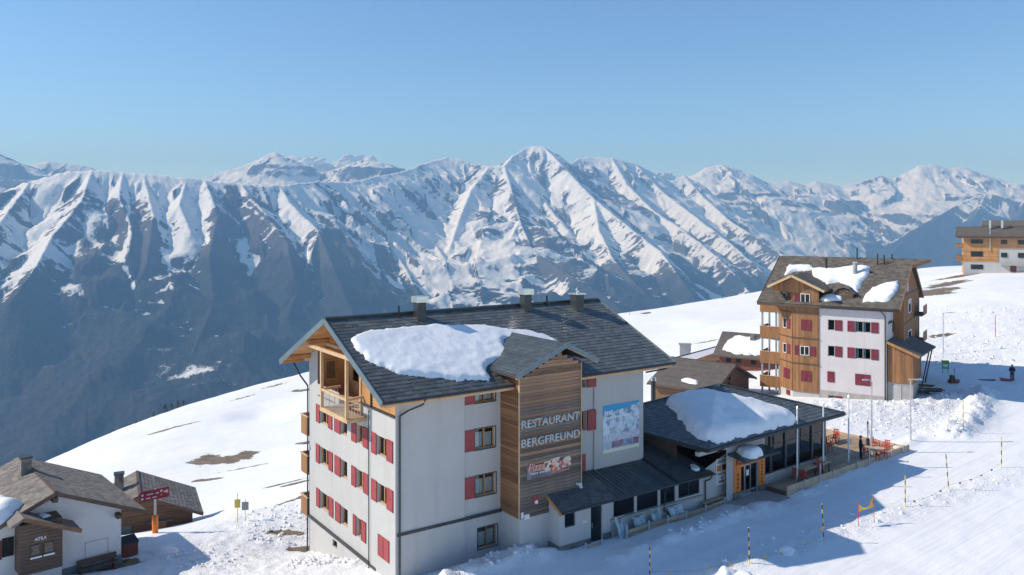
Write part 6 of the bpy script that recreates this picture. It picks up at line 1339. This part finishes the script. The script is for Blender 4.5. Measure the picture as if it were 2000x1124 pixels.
# ================================================================== people
def person(name, label, loc, rz, joints, mats, h=1.74):
    "one skinned body grown over a posed skeleton; head with face and hair, five-fingered hands too small to see are mitten-length chains"
    J = {k: Vector(v[:3])*h for k, v in joints.items()}; Rr = {k: v[3]*h for k, v in joints.items()}
    E = [('pelvis','waist'),('waist','chest'),('chest','neck'),('neck','head0'),('head0','head1'),('chest','shL'),('shL','elL'),('elL','wrL'),('wrL','haL'),('chest','shR'),('shR','elR'),('elR','wrR'),('wrR','haR'),
         ('pelvis','hipL'),('hipL','knL'),('knL','anL'),('anL','toL'),('pelvis','hipR'),('hipR','knR'),('knR','anR'),('anR','toR')]
    for s_ in 'LR':
        d = (J['ha'+s_]-J['wr'+s_]).normalized(); sd_ = d.cross(Vector((0,1,0))).normalized() if abs(d.y) < .9 else Vector((1,0,0))
        for i in range(4): J[f'f{i}{s_}'] = J['ha'+s_]+d*(.045-.006*abs(i-1.4))*h+sd_*(i-1.5)*.0125*h; Rr[f'f{i}{s_}'] = .0052*h; E.append(('ha'+s_, f'f{i}{s_}'))
        J['th'+s_] = J['wr'+s_]+d*.03*h+sd_*.028*h; Rr['th'+s_] = .006*h; E.append(('wr'+s_, 'th'+s_))
    names = list(J); me_ = bpy.data.meshes.new(name); me_.from_pydata([J[k] for k in names], [(names.index(a), names.index(b)) for a, b in E], [])
    o = bpy.data.objects.new(name, me_); COL.objects.link(o)
    sk_ = o.modifiers.new('skin', 'SKIN'); sk_.use_smooth_shade = True
    for i, k in enumerate(names): me_.skin_vertices[0].data[i].radius = (Rr[k], Rr[k]*(.82 if k in ('pelvis','waist','chest') else 1))
    me_.skin_vertices[0].data[names.index('pelvis')].use_root = True
    ss = o.modifiers.new('sub', 'SUBSURF'); ss.levels = ss.render_levels = 2
    dg = bpy.context.evaluated_depsgraph_get(); nm = bpy.data.meshes.new_from_object(o.evaluated_get(dg)); bpy.data.objects.remove(o)
    for mt in mats: nm.materials.append(MAT[mt])          # jacket, trousers, skin, boots
    zc_, zn, za_ = J['pelvis'].z, J['neck'].z, max(J['anL'].z, J['anR'].z)
    hd = J['head0']
    for f in nm.polygons:
        c = f.center; f.use_smooth = True
        i = 0
        if (c-hd).length < .11*h and c.z > J['neck'].z: i = 2
        elif min((c-J['haL']).length, (c-J['haR']).length) < .055*h: i = 2
        elif min((c-J['knL']).length, (c-J['knR']).length) < .17*h or c.z < zc_-.03*h: i = 1
        if min((c-J['anL']).length, (c-J['anR']).length, (c-J['toL']).length, (c-J['toR']).length) < .055*h: i = 3
        f.material_index = i
    T = thing('person', label, 'person', loc, rz); b = link('body', nm, None, T)
    hc = (J['head0']+J['head1'])/2; bm = bmesh.new(); bmesh.ops.create_uvsphere(bm, u_segments=14, v_segments=10, radius=.067*h)
    for v in list(bm.verts):
        if v.co.y < -.02*h and v.co.z < .02*h or v.co.z < -.045*h: bm.verts.remove(v)
    hm = bpy.data.meshes.new('hair'); bm.to_mesh(hm); bm.free(); ho = link('hair', hm, 'cloth_black', T); ho.location = hc+Vector((0,.008*h,.012*h))
    fm = MB()
    for x in (-.022,.022): fm.box(x*h-.007*h,x*h+.007*h,-.066*h,-.058*h,-.002*h,.004*h)
    fo_ = fm.box(-.012*h,.012*h,-.064*h,-.056*h,-.035*h,-.031*h).build('face_marks', 'letter_dark', T); fo_.location = hc; fo_['kind'] = 'stuff'
    MB().prism([(-.007*h,-.058*h,-.022*h),(.007*h,-.058*h,-.022*h),(0,-.058*h,.0)], (0,-.018*h,0)).build('nose', 'skin', T).location = hc
    return T
STAND = dict(pelvis=(0,0,.52,.1),waist=(0,0,.62,.098),chest=(0,.005,.74,.115),neck=(0,0,.845,.036),head0=(0,-.012,.905,.056),head1=(0,-.008,.965,.05),
  shL=(-.12,0,.79,.056),elL=(-.165,-.01,.64,.045),wrL=(-.10,-.10,.56,.026),haL=(-.07,-.14,.58,.02),shR=(.12,0,.79,.056),elR=(.175,-.01,.64,.045),wrR=(.11,-.10,.57,.026),haR=(.08,-.14,.59,.02),
  hipL=(-.06,0,.48,.075),knL=(-.07,-.012,.27,.058),anL=(-.075,.012,.05,.042),toL=(-.07,-.07,.022,.026),hipR=(.06,0,.48,.075),knR=(.075,-.01,.27,.058),anR=(.085,.012,.05,.042),toR=(.075,-.07,.022,.026))
s_, t_ = PF.hZ(1681, 896, DZ+PZ); person('person', 'person in black jacket and trousers standing on the terrace', PF.w(s_, t_, DZ+PZ), R(70), STAND, ('cloth_black','cloth_black','skin','cloth_black'), 1.8)
p = at(1977, 745, 1.9); person('person', 'person in dark jacket and grey trousers standing on shaded piste', p, R(-60), STAND, ('cloth_navy','cloth_grey','skin','cloth_black'), 1.78)
SIT = dict(STAND); SIT.update(knL=(-.07,-.26,.48,.047),anL=(-.07,-.27,.26,.034),toL=(-.07,-.35,.235,.026),knR=(.07,-.26,.48,.047),anR=(.07,-.27,.26,.034),toR=(.07,-.35,.235,.026))
pz = 6.85+.1; lc = CF.w(-12.7,2.7,pz-.24*1.7)
person('person', 'person in dark clothes sitting on the upper chalet balcony', CF.w(-12.75,2.75,pz-.235*1.7+.03), R(-20), SIT, ('cloth_black','cloth_grey','skin','cloth_black'), 1.7)
bc = thing('balcony_bench', 'dark bench under the seated person on chalet balcony', 'bench', CF.w(-12.4,2.85,pz), R(CF.deg)); MB().box(-.75,.75,-.2,.25,.34,.42).build('seat', 'wood_dark', bc); MB().box(-.75,.75,.25,.3,.42,.95).build('backrest', 'wood_dark', bc)
for x in (-.65,.65): MB().box(x-.04,x+.04,-.18,.26,0,.34).build('leg', 'wood_dark', bc)
# ================================================================== trees on the edge of the slope
def conifer(px, py, D, h, label, seed):
    rg = random.Random(seed); p = px2w(px, py, D); p.z = gz(p.x, p.y)-.3; o = thing('conifer', label, 'tree', p, rg.uniform(0,6), 'small trees on the slope edge')
    MB().cyl((0,0,-.3),(0,0,h*.9),.09,.02,n=6).build('trunk', 'bark', o); b = MB()
    for k in range(420):
        z = rg.random()**.8; r = (1-z)*h*.5*(.35+.65*rg.random()); a = rg.uniform(0,6.283); c = Vector((math.cos(a)*r, math.sin(a)*r, h*(.12+.88*z)))
        d = Vector((math.cos(a), math.sin(a), rg.uniform(-.5,.2))).normalized(); sx_ = d.cross(Vector((0,0,1))).normalized()*h*.03; L_ = h*rg.uniform(.06,.11)
        b.poly([c-sx_, c+sx_, c+d*L_])
    b.build('crown', 'needles', o, kind='stuff')
for i, (px, py, D, h, lab) in enumerate(((322,812,153,1.9,'dark little conifer tallest of the clump at slope edge'),(335,806,155,1.6,'dark little conifer in the middle of the slope edge clump'),(347,802,156,1.6,'dark little conifer beside the slope edge clump centre'),(358,797,157,1.5,'dark little conifer at the uphill end of slope edge clump'),(300,820,151,1.2,'brownish young tree just below the conifer clump'),(266,835,148,.9,'brown bush alone at the snow slope edge'),(1412,585,214,1.2,'tiny dark bush on the far snowfield skyline'))): conifer(px, py, D, h, lab, 50+i)
# ================================================================== snow crumbs on banks and ploughed edges
def crumbs():
    rg = np.random.default_rng(4); v = []; f = []
    bm = bmesh.new(); bmesh.ops.create_icosphere(bm, subdivisions=1, radius=1); bv = np.array([x.co[:] for x in bm.verts]); bf = [[y.index for y in x.verts] for x in bm.faces]; bm.free()
    areas = [(1600,1880,775,862,800,1.6),(1400,2000,930,1110,450,1.1),(480,600,985,1070,260,-2.6),(560,740,1080,1124,240,-1.2),(300,480,1060,1124,160,-1.8),(1240,1480,1000,1060,200,.6),(870,1060,1075,1120,120,.6),(1820,2000,560,680,500,5)]
    X = []; Y = []; S = []
    for x0, x1, y0, y1, n, z in areas:
        px = rg.uniform(x0, x1, n); py = rg.uniform(y0, y1, n); D = (CZ-z)*FPX/(py-HY); X.append((px-1000)/FPX*D); Y.append(D); S.append(.03+.13*rg.random(n)**3 if z < 4 else .06+.2*rg.random(n)**3)
    X = np.concatenate(X); Y = np.concatenate(Y); S = np.concatenate(S); rough = ground_masks(X, Y)[1]; k = rough > .25+.3*rg.random(len(X)); X, Y, S = X[k], Y[k], S[k]; Z = ground_z(X, Y)
    for x, y, z, s in zip(X, Y, Z, S):
        i = len(v); q = bv*(1+.3*rg.standard_normal((len(bv),1)))*s*np.array([1,1,.75]); v += [(x+a, y+b, z+c+s*.2) for a, b, c in q]; f += [[i+j for j in t] for t in bf]
    me_ = bpy.data.meshes.new('snow_crumbs'); me_.from_pydata(v, [], f); link('snow_crumbs', me_, 'snow_roof', None, kind='stuff')
crumbs()
for px, py, r, lab in ((1536,1078,.42,'lone snow block on the shaded piste beside rough track'),(1420,1122,.5,'snow block at the foot of a striped pole'),(1455,1128,.5,'sunlit snow block resting on the piste edge')):
    p = at(px, py, .95); o = thing('snow_block', lab, 'snow', p, 0); rk = rock('block', r, 'snow_roof', o, int(px), .8)
# cloud banks behind the left ridge
simple('cloud', (.93,.93,.94), 1.0, var=.01, scale=.01)
def cloud(px, py, D, w, hgt, label, seed):
    p = px2w(px, py, D); bm = bmesh.new(); rg = random.Random(seed)
    bmesh.ops.create_icosphere(bm, subdivisions=5, radius=1)
    for v in bm.verts:
        c = v.co.copy(); n_ = float(fbm(np.array([c.x*2.2+seed]), np.array([c.z*1.8+c.y*1.3]), 2, seed)[0]); v.co = Vector((c.x*w, c.y*w*.5, c.z*hgt))*(1+.5*n_)
        if v.co.z < -hgt*.5: v.co.z = -hgt*.5
    me_ = bpy.data.meshes.new('cloud'); bm.to_mesh(me_); bm.free(); me_.polygons.foreach_set('use_smooth', [True]*len(me_.polygons)); o = link('cloud', me_, 'cloud'); o.location = p; tag(o, label, 'cloud', 'clouds behind the ridge')
cloud(600, 330, 13400, 400, 170, 'white cloud puff beside the pointed far snow peak', 3); cloud(695, 328, 13500, 360, 180, 'wide white cloud wrapped around the rounded far peak', 5); cloud(1298, 347, 13600, 150, 90, 'small faint cloud above a saddle of the central ridge', 8)
